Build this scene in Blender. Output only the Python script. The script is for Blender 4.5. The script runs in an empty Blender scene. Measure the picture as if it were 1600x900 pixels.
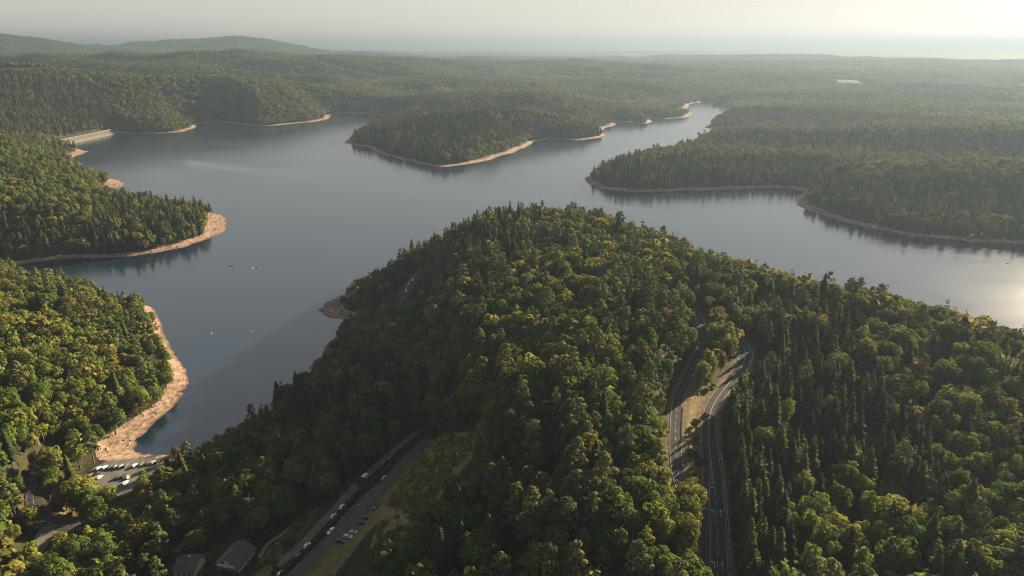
import bpy, bmesh, math, random
import numpy as np
from mathutils import Vector, Matrix

R = math.radians
random.seed(7)
rng = np.random.default_rng(7)
scene = bpy.context.scene
col = scene.collection

# ------------------------------------------------------------------ camera
FPX, CX, CY = 1067.0, 800.0, 450.0          # focal length and centre, in pixels of the 1600 x 900 photograph
PITCH = math.atan(379 / 1067)
CP, SP = math.cos(PITCH), math.sin(PITCH)
CAM_Z = 250.0                               # metres above the lake
cam_data = bpy.data.cameras.new("drone_camera")
cam = bpy.data.objects.new("drone_camera", cam_data)
col.objects.link(cam)
cam_data.sensor_width = 36.0
cam_data.lens = 36.0 * FPX / 1600
cam_data.clip_start = 0.5
cam_data.clip_end = 200000.0
cam.location = (0, 0, CAM_Z)
cam.rotation_euler = (R(90) - PITCH, 0, 0)
scene.camera = cam

# ------------------------------------------------------------------ sky, sun, exposure
SUN_AZ, SUN_EL = 46.0, 16.5                 # degrees right of the view direction, above the horizon
world = bpy.data.worlds.new("World")
scene.world = world
world.use_nodes = True
wn, wl = world.node_tree.nodes, world.node_tree.links
wn.clear()
sky = wn.new("ShaderNodeTexSky")
sky.sky_type = 'NISHITA'
sky.sun_disc = False
sky.sun_elevation = R(SUN_EL)
sky.sun_rotation = R(SUN_AZ)
sky.altitude = 400
sky.air_density = 1.0
sky.dust_density = 0.35
sky.ozone_density = 1.0
bg = wn.new("ShaderNodeBackground")
bg.inputs['Strength'].default_value = 0.05
wo = wn.new("ShaderNodeOutputWorld")
hs = wn.new("ShaderNodeHueSaturation")                # a hazy day: the veil of haze pales the sky
hs.inputs['Saturation'].default_value = 0.45
tintn = wn.new("ShaderNodeMix"); tintn.data_type = 'RGBA'; tintn.blend_type = 'MULTIPLY'
tintn.inputs['Factor'].default_value = 1.0
tintn.inputs['B'].default_value = (0.42, 0.39, 0.37, 1)
wl.new(sky.outputs[0], hs.inputs['Color'])
wl.new(hs.outputs[0], tintn.inputs['A'])
veil = wn.new("ShaderNodeMix"); veil.data_type = 'RGBA'
veil.inputs['Factor'].default_value = 0.6
veil.inputs['B'].default_value = (2.72, 2.54, 2.36, 1)
tcw = wn.new("ShaderNodeTexCoord")                    # the veil thins with height above the horizon
sepw = wn.new("ShaderNodeSeparateXYZ")
wl.new(tcw.outputs['Generated'], sepw.inputs[0])
def by_height(lo, hi, top):
    q = wn.new("ShaderNodeMapRange")
    q.interpolation_type = 'SMOOTHSTEP'
    q.inputs['From Min'].default_value = 0.05
    q.inputs['From Max'].default_value = top
    q.inputs['To Min'].default_value = lo
    q.inputs['To Max'].default_value = hi
    wl.new(sepw.outputs['Z'], q.inputs['Value'])
    return q.outputs[0]
wl.new(by_height(0.60, 0.22, 0.7), veil.inputs['Factor'])
wl.new(by_height(0.42, 0.95, 0.5), hs.inputs['Saturation'])
wl.new(tintn.outputs['Result'], veil.inputs['A'])
wl.new(veil.outputs['Result'], bg.inputs['Color'])
wl.new(bg.outputs[0], wo.inputs['Surface'])

sun_data = bpy.data.lights.new("sun", 'SUN')
sun_data.energy = 5.0
sun_data.angle = R(0.55)
sun_data.color = (1.0, 0.80, 0.51)
sun = bpy.data.objects.new("sun", sun_data)
col.objects.link(sun)
sdir = Vector((math.sin(R(SUN_AZ)) * math.cos(R(SUN_EL)), math.cos(R(SUN_AZ)) * math.cos(R(SUN_EL)), math.sin(R(SUN_EL))))
sun.rotation_euler = sdir.to_track_quat('Z', 'Y').to_euler()
sun.location = (600, 500, 600)

vs = scene.view_settings
vs.view_transform = 'Standard'
vs.look = 'None'
vs.exposure = 2.5
vs.gamma = 1.0
vs.use_curve_mapping = False

scene.render.engine = 'CYCLES'
cy = scene.cycles
cy.max_bounces = 5
cy.diffuse_bounces = 2
cy.glossy_bounces = 2
cy.transmission_bounces = 2
cy.transparent_max_bounces = 6
cy.volume_bounces = 0
cy.caustics_reflective = False
cy.caustics_refractive = False
cy.use_denoising = True
cy.sample_clamp_indirect = 4.0
cy.pixel_filter_type = 'BLACKMAN_HARRIS'
cy.filter_width = 1.0

# ------------------------------------------------------------------ helpers
def unproject(px, py, z):
    """World point on the ray through a photograph pixel where it meets height z."""
    r, v = (px - CX) / FPX, (py - CY) / FPX
    d = (CAM_Z - z) / (SP + v * CP)
    return np.array([r * d, d * (CP - v * SP), z])

def at_depth(px, py, d):
    r, v = (px - CX) / FPX, (py - CY) / FPX
    return np.array([r * d, d * (CP - v * SP), CAM_Z - d * (SP + v * CP)])

def project(x, y, z):
    d = y * CP + (CAM_Z - z) * SP
    dd = np.where(d > 1, d, 1e9)
    return CX + FPX * x / dd, CY + FPX * (-y * SP + (CAM_Z - z) * CP) / dd, d

def smooth(a, b, t):
    u = np.clip((t - a) / (b - a), 0, 1)
    return u * u * (3 - 2 * u)

def _hash(xi, yi, seed):
    h = (xi * 374761393 + yi * 668265263 + seed * 982451653) & 0xffffffff
    h = ((h ^ (h >> 13)) * 1274126177) & 0xffffffff
    return ((h ^ (h >> 16)) & 0xffffff) / float(0x1000000)

def vnoise(x, y, seed=0):
    xf, yf = np.floor(x), np.floor(y)
    xi, yi = xf.astype(np.int64), yf.astype(np.int64)
    u, v = x - xf, y - yf
    u, v = u * u * (3 - 2 * u), v * v * (3 - 2 * v)
    a, b = _hash(xi, yi, seed), _hash(xi + 1, yi, seed)
    c, d = _hash(xi, yi + 1, seed), _hash(xi + 1, yi + 1, seed)
    return (a * (1 - u) + b * u) * (1 - v) + (c * (1 - u) + d * u) * v

def fbm(x, y, octaves=4, seed=0):
    s, amp, tot = 0.0, 1.0, 0.0
    for k in range(octaves):
        s = s + amp * vnoise(x * 2 ** k + 17.3 * k, y * 2 ** k - 9.1 * k, seed + k)
        tot += amp
        amp *= 0.5
    return s / tot

def in_poly(px, py, poly):
    px, py = np.asarray(px, float), np.asarray(py, float)
    inside = np.zeros(px.shape, bool)
    n = len(poly)
    for i in range(n):
        x1, y1 = poly[i][0], poly[i][1]
        x2, y2 = poly[(i + 1) % n][0], poly[(i + 1) % n][1]
        if y1 == y2:
            continue
        cond = (y1 > py) != (y2 > py)
        inside ^= cond & (px < (x2 - x1) * (py - y1) / (y2 - y1) + x1)
    return inside

def seg_nearest(x, y, pts, closed=False):
    """Distance to a polyline, and index + parameter of the nearest spot."""
    best = np.full(x.shape, 1e18)
    bi = np.zeros(x.shape, np.int32)
    bt = np.zeros(x.shape)
    n = len(pts)
    for i in range(n if closed else n - 1):
        a, b = pts[i], pts[(i + 1) % n]
        dx, dy = b[0] - a[0], b[1] - a[1]
        L = dx * dx + dy * dy + 1e-9
        t = np.clip(((x - a[0]) * dx + (y - a[1]) * dy) / L, 0, 1)
        d2 = (x - a[0] - t * dx) ** 2 + (y - a[1] - t * dy) ** 2
        m = d2 < best
        best = np.where(m, d2, best)
        bi = np.where(m, i, bi)
        bt = np.where(m, t, bt)
    return np.sqrt(best), bi, bt

def spline(pts, step=3.0):
    """Catmull-Rom through rows of any width, sampled about every `step` metres."""
    P = [np.array(p, float) for p in pts]
    P = [2 * P[0] - P[1]] + P + [2 * P[-1] - P[-2]]
    out = []
    for i in range(1, len(P) - 2):
        p0, p1, p2, p3 = P[i - 1:i + 3]
        n = max(2, int(np.linalg.norm((p2 - p1)[:2]) / step))
        for k in range(n):
            t = k / n
            out.append(0.5 * ((2 * p1) + (p2 - p0) * t + (2 * p0 - 5 * p1 + 4 * p2 - p3) * t * t + (3 * p1 - p0 - 3 * p2 + p3) * t ** 3))
    out.append(P[-2])
    return out

# ------------------------------------------------------------------ materials
MATS = {}
def nodes_of(m):
    m.use_nodes = True
    nt = m.node_tree
    nt.nodes.clear()
    return nt, nt.nodes, nt.links

def mat(name, color, rough=0.7, metal=0.0, noise=0.0, scale=4.0, spec=0.3, color2=None, coords='Object'):
    if name in MATS:
        return MATS[name]
    m = bpy.data.materials.new(name)
    nt, N, L = nodes_of(m)
    out = N.new('ShaderNodeOutputMaterial')
    p = N.new('ShaderNodeBsdfPrincipled')
    p.inputs['Roughness'].default_value = rough
    p.inputs['Metallic'].default_value = metal
    p.inputs['Specular IOR Level'].default_value = spec
    L.new(p.outputs[0], out.inputs['Surface'])
    if noise > 0 or color2:
        tc = N.new('ShaderNodeTexCoord')
        nz = N.new('ShaderNodeTexNoise')
        nz.inputs['Scale'].default_value = scale
        nz.inputs['Detail'].default_value = 5
        L.new(tc.outputs[coords], nz.inputs['Vector'])
        mx = N.new('ShaderNodeMix')
        mx.data_type = 'RGBA'
        c2 = color2 or tuple(c * (1 - noise) for c in color)
        mx.inputs['A'].default_value = (*color, 1)
        mx.inputs['B'].default_value = (*c2, 1)
        rp = N.new('ShaderNodeMapRange')
        rp.inputs['From Min'].default_value = 0.35
        rp.inputs['From Max'].default_value = 0.65
        L.new(nz.outputs['Fac'], rp.inputs['Value'])
        L.new(rp.outputs[0], mx.inputs['Factor'])
        L.new(mx.outputs['Result'], p.inputs['Base Color'])
    else:
        p.inputs['Base Color'].default_value = (*color, 1)
    MATS[name] = m
    return m

def leaf_mat(name, c1, c2, transl=0.3):
    m = bpy.data.materials.new(name)
    nt, N, L = nodes_of(m)
    out = N.new('ShaderNodeOutputMaterial')
    oi = N.new('ShaderNodeObjectInfo')
    mx = N.new('ShaderNodeMix'); mx.data_type = 'RGBA'
    mx.inputs['A'].default_value = (*c1, 1)
    mx.inputs['B'].default_value = (*c2, 1)
    L.new(oi.outputs['Random'], mx.inputs['Factor'])
    at = N.new('ShaderNodeAttribute'); at.attribute_name = 'tint'
    mul = N.new('ShaderNodeMix'); mul.data_type = 'RGBA'; mul.blend_type = 'MULTIPLY'
    mul.inputs['Factor'].default_value = 1.0
    L.new(mx.outputs['Result'], mul.inputs['A'])
    L.new(at.outputs['Color'], mul.inputs['B'])
    d = N.new('ShaderNodeBsdfDiffuse')
    t = N.new('ShaderNodeBsdfTranslucent')
    s = N.new('ShaderNodeMixShader')
    s.inputs[0].default_value = transl
    L.new(mul.outputs['Result'], d.inputs['Color'])
    L.new(mul.outputs['Result'], t.inputs['Color'])
    L.new(d.outputs[0], s.inputs[1])
    L.new(t.outputs[0], s.inputs[2])
    L.new(s.outputs[0], out.inputs['Surface'])
    MATS[name] = m
    return m

def new_mesh(name, verts, faces, mats=(), mat_idx=None, smooth_shade=False, attrs=None, tint=None, normals=None):
    """verts (n,3); faces (m,k) array or a list of tuples."""
    me = bpy.data.meshes.new(name)
    if isinstance(faces, np.ndarray) and len(faces):
        m, k = faces.shape
        me.vertices.add(len(verts))
        me.vertices.foreach_set('co', np.asarray(verts, np.float32).ravel())
        me.loops.add(m * k)
        me.loops.foreach_set('vertex_index', faces.astype(np.int32).ravel())
        me.polygons.add(m)
        me.polygons.foreach_set('loop_start', np.arange(0, m * k, k, dtype=np.int32))
        me.polygons.foreach_set('loop_total', np.full(m, k, np.int32))
    else:
        me.from_pydata([tuple(map(float, v)) for v in verts], [], [tuple(f) for f in faces])
    for mm in mats:
        me.materials.append(mm)
    if mat_idx is not None:
        me.polygons.foreach_set('material_index', np.asarray(mat_idx, np.int32))
    me.update(calc_edges=True)
    me.polygons.foreach_set('use_smooth', np.full(len(me.polygons), bool(smooth_shade)))
    for k_, v_ in (attrs or {}).items():
        a = me.attributes.new(k_, 'FLOAT', 'POINT')
        a.data.foreach_set('value', np.asarray(v_, np.float32))
    if tint is not None:
        a = me.attributes.new('tint', 'FLOAT_COLOR', 'FACE')
        t4 = np.ones((len(tint), 4), np.float32)
        t4[:, :3] = np.asarray(tint, np.float32).reshape(len(tint), -1)
        a.data.foreach_set('color', t4.ravel())
    me.validate()
    if normals is not None:
        me.polygons.foreach_set('use_smooth', np.ones(len(me.polygons), bool))
        nn = np.asarray(normals, float)
        nn = nn / (np.linalg.norm(nn, axis=1, keepdims=True) + 1e-9)
        me.normals_split_custom_set_from_vertices(nn.tolist())
    return me

def obj(name, me, parent=None, loc=None, rotz=None):
    o = bpy.data.objects.new(name, me)
    col.objects.link(o)
    if parent is not None:
        o.parent = parent
    if loc is not None:
        o.location = loc
    if rotz is not None:
        o.rotation_euler = (0, 0, rotz)
    return o

def tag(o, label=None, cat=None, group=None, kind=None):
    if label: o['label'] = label
    if cat: o['category'] = cat
    if group: o['group'] = group
    if kind: o['kind'] = kind
    return o

def thing(name, label, cat, loc=(0, 0, 0), rotz=0.0, group=None):
    o = obj(name, None, None, loc, rotz)
    o.empty_display_size = 0.5
    return tag(o, label, cat, group)

class MB:
    """Collects boxes, tubes and polygons into one mesh."""
    def __init__(self):
        self.v, self.f, self.m = [], [], []
    def poly(self, pts, m=0):
        n = len(self.v)
        self.v += [tuple(p) for p in pts]
        self.f.append(tuple(range(n, n + len(pts))))
        self.m.append(m)
    def box(self, c, s, m=0, rot=None):
        n = len(self.v)
        for dz in (-1, 1):
            for dx, dy in ((-1, -1), (1, -1), (1, 1), (-1, 1)):
                p = Vector((dx * s[0] / 2, dy * s[1] / 2, dz * s[2] / 2))
                if rot is not None: p = rot @ p
                self.v.append(tuple(p + Vector(c)))
        for q in ((3, 2, 1, 0), (4, 5, 6, 7), (0, 1, 5, 4), (1, 2, 6, 5), (2, 3, 7, 6), (3, 0, 4, 7)):
            self.f.append(tuple(n + i for i in q)); self.m.append(m)
    def tube(self, a, b, ra, rb, k=6, m=0, caps=True):
        a, b = Vector(a), Vector(b)
        q = (b - a).to_track_quat('Z', 'Y')
        n = len(self.v)
        for c, r in ((a, ra), (b, rb)):
            for i in range(k):
                t = 2 * math.pi * i / k
                self.v.append(tuple(c + q @ Vector((math.cos(t) * r, math.sin(t) * r, 0))))
        for i in range(k):
            j = (i + 1) % k
            self.f.append((n + i, n + j, n + k + j, n + k + i)); self.m.append(m)
        if caps:
            self.f.append(tuple(n + k + i for i in range(k))); self.m.append(m)
            self.f.append(tuple(n + k - 1 - i for i in range(k))); self.m.append(m)
    def mesh(self, name, mats, smooth_shade=False):
        return new_mesh(name, self.v, self.f, mats, self.m, smooth_shade)
    def build(self, name, mats, parent=None, loc=None, rotz=None, smooth_shade=False):
        if not isinstance(mats, (list, tuple)): mats = [mats]
        return obj(name, self.mesh(name, mats, smooth_shade), parent, loc, rotz)

# ================================================================== the lie of the land
# waterline of the reservoir, read off the photograph and put on the water plane z = 0
SHORE_PX = [
    (245,711),(222,709),(208,700),(212,688),(228,672),(245,658),(265,640),(278,627),(288,607),(292,592),(287,577),(278,560),(268,543),
    (262,527),(254,507),(244,492),(232,480),(205,472),(160,460),(110,446),(50,432),(5,420),(0,416),(30,413),(60,409),(100,405),(150,403),
    (200,401),(250,394),(290,386),(325,373),(345,362),(356,350),(355,341),(345,335),(330,332),(310,331),(280,325),(240,320),(205,316),
    (180,306),(174,299),(180,296),(189,291),(192,286),(185,281),(172,278),(160,277),(140,268),(122,256),(110,248),(120,243),(130,240),
    (134,237),(130,234),(120,233),(108,232),(101,227),(126,221),(152,215),(183,208),(215,209),(250,208),(285,206),(303,200),(312,193),
    (340,190.5),(370,193),(400,197),(430,196),(450,194),(490,190.5),(512,186),(516,181),(520,177.5),(540,176.5),(570,178),(600,181),
    (609,183),(607,187),(590,195),(565,207),(545,217),(537,222),(548,226),(575,230),(580,235),(600,243),(640,253),(675,260.5),(700,261),
    (735,256),(770,248),(800,238),(828,228),(833,221),(860,218),(900,219),(935,216),(949,211),(940,206),(942,201),(958,196),(963,191),
    (985,191),(1012,193),(1018,190),(1013,186),(1040,186),(1072,183.5),(1083,178),(1073,173),(1072,169),(1080,162),(1104,158.5),
    (1112,164),(1129,163),(1135,168),(1131,174),(1126,180),(1112,191),(1103,198),(1100,199.5),(1108,201),(1155,200),(1162,203),
    (1140,207),(1106,210),(1090,219),(1080,226),(1050,234),(1000,244),(960,256),(930,269),(917,277),(915,282),(925,291),(950,297.5),
    (1000,300.5),(1050,299),(1110,297),(1170,294),(1230,294),(1255,298),(1256,303),(1246,309),(1243,314),(1250,322),(1275,333),
    (1310,345),(1360,357),(1420,368),(1500,376),(1600,381),(1750,388),(2100,395),(2300,700),(1850,640),(1600,577),(1450,537),(1300,505),
    (1150,452),(1000,396),(900,380),(800,379),(720,385),(650,402),(600,428),(560,452),(530,462),(512,472),(503,482),(502,489),(513,497),
    (538,501),(556,507),(530,530),(470,595),(400,645),(330,690),(288,709)]
SHORE = [unproject(px, py, 0)[:2] for px, py in SHORE_PX]

def shore_distance(x, y):
    """Metres from the waterline, positive on land."""
    x, y = np.asarray(x, float), np.asarray(y, float)
    out = np.empty(x.shape)
    for s in range(0, x.size, 60000):
        xs, ys = x.ravel()[s:s + 60000], y.ravel()[s:s + 60000]
        d, _, _ = seg_nearest(xs, ys, SHORE, True)
        ins = in_poly(xs, ys, SHORE)
        out.ravel()[s:s + 60000] = np.where(ins, -d, d)
    r = np.hypot(x, y)
    wob = (fbm(x / 40, y / 40, 3, 11) - 0.5) * np.clip(r / 70, 3, 20) + (fbm(x / 9, y / 9, 2, 12) - 0.5) * 3
    return out + wob

TREE_H = 21.0
HILLS = []                                   # (x, y, ground height)
def g(px, py, z, tree=TREE_H):               # ground of height z whose tree tops show at this pixel
    p = unproject(px, py, z + tree); HILLS.append((p[0], p[1], z))
def gd(px, py, d, tree=TREE_H):              # tree tops at this pixel at depth d
    p = at_depth(px, py, d); HILLS.append((p[0], p[1], max(p[2] - tree, 3)))
# the headland in the middle
for q in [(800,330,70),(755,333,68),(900,340,70),(700,350,58),(650,380,40),(1000,360,68),(1100,393,68),(1200,424,67),(1300,452,64),
          (1400,474,60),(1500,494,56),(1600,521,52),(1750,555,50),(850,450,77),(760,430,70),(850,520,78),(850,600,77),(830,780,73),(850,890,70),
          (720,500,60),(600,500,32),(600,560,30),(570,440,14),(540,640,20),(450,650,9),(700,600,62),(720,650,56),(600,650,26),
          (780,800,60),(760,880,62),(720,740,52),(950,700,74),(1000,850,72),(1030,600,73),(1200,700,60),(1300,600,57),(1400,700,48),
          (1500,850,52),(1300,850,56),(1550,600,50),(1450,550,54),(1180,500,67),(1200,880,60),(1600,750,46),(1750,700,44),(1800,900,50)]: g(*q)
for q in [(1115,850,67),(1112,720,67.5),(1110,640,68),(1160,560,69),(1057,660,70),(1095,520,72),(640,705,29),(560,783,29),(470,870,29),(440,900,28.5),
          (560,850,34),(640,780,40),(700,700,44),(620,860,44),(660,880,52),(370,885,22),(300,885,19),(400,830,21),(210,735,4),(70,800,6),(120,750,5),
          (60,845,7),(150,815,5.5),(480,790,22),(380,790,17),(640,445,36)]: g(*q, tree=0)
for q in [(300,760,8),(100,880,10),(50,900,13),(200,880,12),(250,830,9),(80,560,28),(0,500,36),(100,435,22),(200,500,12),(150,620,15),
          (0,700,24),(60,650,20),(-200,600,42),(-200,760,34)]: g(*q)
# left headland and the bank behind it
for q in [(0,208,72),(60,222,42),(100,241,16),(130,252,6),(100,300,30),(0,300,52),(200,325,14),(50,350,28),(150,360,12),(-200,240,90),(-100,380,34)]: g(*q)
# hill above the dam
for q in [(0,112,2050),(60,99,2200),(130,106,2300),(200,114,2350),(300,121,2400),(400,121,2600),(480,127,2650),(508,150,2550),(100,160,2080),
          (250,160,2230),(450,160,2450),(-100,110,2000)]: gd(*q)
# ridges and hollows behind it
for q in [(0,90,3300),(60,86,3300),(100,92,3400),(200,83,3600),(310,74,3800),(360,79,3800),(410,88,3800),(460,96,3700),(560,94,3900),(650,98,4000),(760,102,4200),
          (880,92,4600),(960,100,4400),(1000,110,4200),(560,115,3300),(660,118,3400)]: gd(*q)
for q in [(150,105,2800,70),(300,112,2850,60),(440,118,2950,40),(0,100,2750,70),(60,90,2800,80),(1150,200,1610,6),(1300,205,1610,8),(1450,205,1560,8),(1580,205,1480,14),(1230,250,1340,3),(1350,250,1350,6),(1480,250,1370,8),(1620,240,1370,10),
          (1250,180,2120,4),(1400,180,2100,6),(1550,180,2050,10),(1700,180,2000,10),(1300,150,3050,6),(1500,150,3000,8),(1650,150,2950,10),(640,165,2250,14),(760,155,2280,22),(880,165,2250,16),(700,140,2820,28),(850,140,2800,28),(980,140,2850,22),
          (620,120,3500,30),(780,120,3600,34),(950,120,3700,30)]:
    p = at_depth(q[0], q[1], q[2]); HILLS.append((p[0], p[1], q[3]))
# peninsula in the middle of the lake and the land beyond
for q in [(610,208,1760),(655,192,1810),(700,176,1880),(770,160,2000),(840,168,2060),(900,195,1960),(930,200,1950),(600,140,2900),(700,128,3050),(800,125,3100),
          (900,134,3000),(1000,128,3300),(1060,150,3150),(700,142,2600),(850,145,2500),(1000,160,2500),(950,178,2350)]: gd(*q)
# right bank
for q in [(1130,140,3500),(1120,112,4500),(1300,121,4100),(1500,131,3600),(1590,136,3500),(1300,160,2700),(1500,165,2600),(1250,165,2500),(1250,192,1760),(1400,191,1720),
          (1550,200,1620),(1150,230,1500),(1060,233,1470),(1230,234,1470),(1340,236,1460),(1330,252,1230),(1430,246,1250),(1540,244,1250),(1650,250,1230),(1400,300,1120),(1520,310,1060),(1000,231,1580),(1150,180,2600),(1700,230,1400),(1800,140,3300)]: gd(*q)
for a in range(100, 271, 17):
    for rr in (160, 500, 2000):
        HILLS.append((rr * math.sin(R(a)), rr * math.cos(R(a)), 58 if a < 200 else 35))
for a, z in ((-80, 30), (-60, 40), (62, 50), (80, 55)):
    for rr in (300, 900, 3000):
        HILLS.append((rr * math.sin(R(a)), rr * math.cos(R(a)), z))
for a in np.linspace(-50, 50, 9):
    HILLS.append((190 * math.sin(R(a)), 190 * math.cos(R(a)), 24 + 40 / (1 + math.exp(-(a + 14) / 5))))
    HILLS.append((80 * math.sin(R(a)), 80 * math.cos(R(a)), 40))
    HILLS.append((6500 * math.sin(R(a)), 6500 * math.cos(R(a)), 45))

def logpolar(x, y):
    return np.arctan2(x, y), np.log(np.maximum(np.hypot(x, y), 20.0))
_H = np.array(HILLS)
_hu, _hv = logpolar(_H[:, 0], _H[:, 1])
_C = 0.035
_K = np.sqrt((_hu[:, None] - _hu[None]) ** 2 + (_hv[:, None] - _hv[None]) ** 2 + _C * _C)
_n = len(_H)
_A = np.zeros((_n + 1, _n + 1))
_A[:_n, :_n] = _K - 0.004 * np.eye(_n)
_A[:_n, _n] = _A[_n, :_n] = 1
_W = np.linalg.solve(_A, np.append(_H[:, 2], 0))

FAR_RIDGES = [   # (silhouette pixels with depth, half width)
    ([(-300,62,6200),(-60,58,6000),(0,57,6000),(45,61,6000),(100,72,6000),(150,81,6100)], 800),
    ([(130,74,7600),(190,69,7500),(240,66,7500),(320,63,7500),(370,59,7500),(420,64,7500),(470,75,7500),(520,82,7600)], 900),
    ([(430,77,11000),(560,78,11000),(640,80,11000),(760,81,11000)], 1000),
    ([(860,80,14000),(1000,79,14000),(1200,79,14000),(1400,80,14000)], 1300),
    ([(980,90,8500),(1180,86,8500),(1330,85,8700),(1480,83,8800),(1700,86,8800)], 1100),
    ([(1000,99,7300),(1100,96,7200),(1250,100,7300),(1400,96,7200),(1520,100,7200),(1750,97,7200)], 420),
    ([(1040,92,9800),(1180,89,9800),(1300,92,9900),(1450,88,9900),(1620,91,9800),(1800,89,9800)], 700),
    ([(480,88,8200),(600,85,8200),(690,89,8300),(800,86,8300),(930,90,8300)], 520),
    ([(1080,118,4100),(1180,113,4200),(1300,119,4150),(1420,125,4050),(1560,132,3900),(1700,135,3800)], 230),
    ([(590,124,3600),(700,118,3700),(820,122,3650),(960,118,3750),(1060,123,3700)], 220),
    ([(850,96,5200),(900,90,5200),(960,96,5200),(1030,101,5200)], 330),
    ([(980,102,5600),(1150,99,5600),(1300,103,5500),(1450,107,5400),(1650,114,5200)], 330),
    ([(520,88,6000),(570,82,6000),(620,88,6000)], 320), ([(650,93,6300),(730,88,6300),(810,93,6300)], 340),
    ([(1120,143,3150),(1250,137,3200),(1400,141,3150),(1560,146,3050),(1720,150,2950)], 170),
    ([(1140,166,2480),(1280,160,2550),(1420,163,2500),(1560,167,2420),(1720,172,2350)], 140),
    ([(1400,71,30000),(1520,70,30000),(1700,71,30000)], 2500),
    ([(350,72,26000),(620,74,26000),(900,75,26000)], 2500),
]
FAR_RIDGES = [([at_depth(*q) for q in pts], w) for pts, w in FAR_RIDGES]

def open_height(x, y):
    """Height of the land away from the shore."""
    u, v = logpolar(x, y)
    h = np.empty(x.shape)
    for s in range(0, x.size, 40000):
        uu, vv = u.ravel()[s:s + 40000], v.ravel()[s:s + 40000]
        k = np.sqrt((uu[:, None] - _hu[None]) ** 2 + (vv[:, None] - _hv[None]) ** 2 + _C * _C)
        h.ravel()[s:s + 40000] = k @ _W[:_n] + _W[_n]
    h = np.clip(h, 2.5, 260)
    r = np.hypot(x, y)
    h = h + (fbm(x / 260, y / 260, 3, 3) - 0.5) * np.clip((r - 700) / 60, 0, 26) + (fbm(x / 60, y / 60, 3, 5) - 0.5) * 5
    rid = 1 - np.abs(2 * fbm(x / 1100 + 3, y / 520, 3, 151) - 1)
    h = h + (rid - 0.91) * 155 * smooth(2700, 3500, r)
    rid2 = 1 - np.abs(2 * fbm(x / 640 + 9, y / 330, 2, 157) - 1)
    h = h + (rid2 - 0.80) * 26 * smooth(1150, 1750, r)
    plain = 8 + 150 * np.maximum(1 - np.abs(2 * fbm(x / 4200 + 1.7, y / 1500, 4, 21) - 1) - 0.35, 0) * smooth(60000, 12000, r)
    h = h + (plain - h) * smooth(math.log(4600), math.log(6600), v)
    for pts, w in FAR_RIDGES:
        lo = min(np.hypot(p[0], p[1]) for p in pts) - 3 * w
        m = r > lo
        if not m.any():
            continue
        xs, ys = x[m], y[m]
        d, i, t = seg_nearest(xs, ys, pts)
        z = np.array([p[2] for p in pts])
        top = z[i] * (1 - t) + z[np.minimum(i + 1, len(pts) - 1)] * t
        top = top + (fbm(xs / 500, ys / 500, 3, 31) - 0.5) * 30 - TREE_H * (w < 600)
        hm = h[m]
        h[m] = np.maximum(hm, hm + (top - hm) * np.exp(-(d / w) ** 2))
    return np.maximum(h, 2.5)

# ------------------------------------------------------------------ roads, flattened into the land
def rd(rows, z_default=None):
    out = []
    for q in rows:
        z = q[3] if len(q) > 3 else z_default
        p = unproject(q[0], q[1], z)
        out.append((p[0], p[1], z, q[2]))
    return spline(out, 3.0)
ROADS = {
    'main': rd([(1117,930,10.5,66.5),(1116,900,10.5,66.8),(1116,850,10,67),(1115,800,9.6,67),(1112,733,8.6,67.5),(1109,700,8,67.7),(1107,670,7.6,68),(1110,645,7.4,68.2),
                (1121,622,7.4,68.5),(1138,600,7.4,68.8),(1156,578,7.4,69),(1164,558,7.4,69.3),(1162,543,7.4,69.6),(1151,530,7.4,70),(1136,520,7.2,70),(1120,505,7,70)]),
    'branch': rd([(1097,806,6.5,67),(1078,784,6.2,67.4),(1062,750,6,68.2),(1056,705,6,69.4),(1056,660,6,70),(1060,624,6,70.6),(1070,600,6,71),(1080,578,6,71.4),(1092,555,6,71.7),
                  (1098,533,5.8,72),(1096,511,5.6,72.3),(1090,495,5.6,72.6),(1078,478,5.6,73)]),
    'valley': rd([(420,940,6),(459,900,6),(495,863,7),(531,832,9.5),(545,815,11),(571,787,10),(590,768,9),(608,751,7),(632,721,6),(660,695,5.5),(682,678,5.5),(705,662,5.5)], 29),
    'lane': rd([(380,945,4.4),(420,900,4.4),(446,873,4.4),(473,849,4.4),(517,802,4.6),(552,763,4.6),(591,726,4.4),(632,690,4.2),(658,670,4.2)], 28.2),
    'hairpin': rd([(128,690,4.5,8),(92,712,5,7),(72,735,6.5,6.4),(58,752,7.5,6),(52,772,8,6),(58,800,8.5,6),(78,817,9,5.8),(104,821,8.5,5.6),(135,815,7.5,5.4),(160,805,7,5.2),(190,795,6,5),(212,782,6,4.6)]),
    'apron': rd([(76,820,6,5.9),(66,842,9,6.2),(52,866,7,6.8),(30,890,5,8)]),
    'access': rd([(98,772,4,5.4),(112,763,4.5,5),(132,748,6,4.3),(150,742,7,4.0)]),
    'hill_track': rd([(617,480,4.5,35),(628,463,5,35.5),(636,449,6,36),(645,438,6,36.5),(654,428,5,37),(668,418,4,39)]),
    'garden_path': rd([(405,872,1.8,22.5),(418,850,1.8,23),(436,838,1.8,24),(455,822,1.8,25)]),
    'forest_track': rd([(275,862,3,17),(300,836,3,16),(330,805,3,15.5),(365,776,3,15)]),
}
PARK_PX = [(128,753),(146,731),(165,722),(200,717),(255,714),(258,735),(210,760),(197,779),(175,772),(142,757)]
PARK_Z = 4.0
PARK = [unproject(px, py, PARK_Z)[:2] for px, py in PARK_PX]
PADS = [(unproject(372, 872, 22)[:2], 15, 22.0), (unproject(292, 893, 19.5)[:2], 12, 19.5)]     # level ground under the two houses

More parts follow.
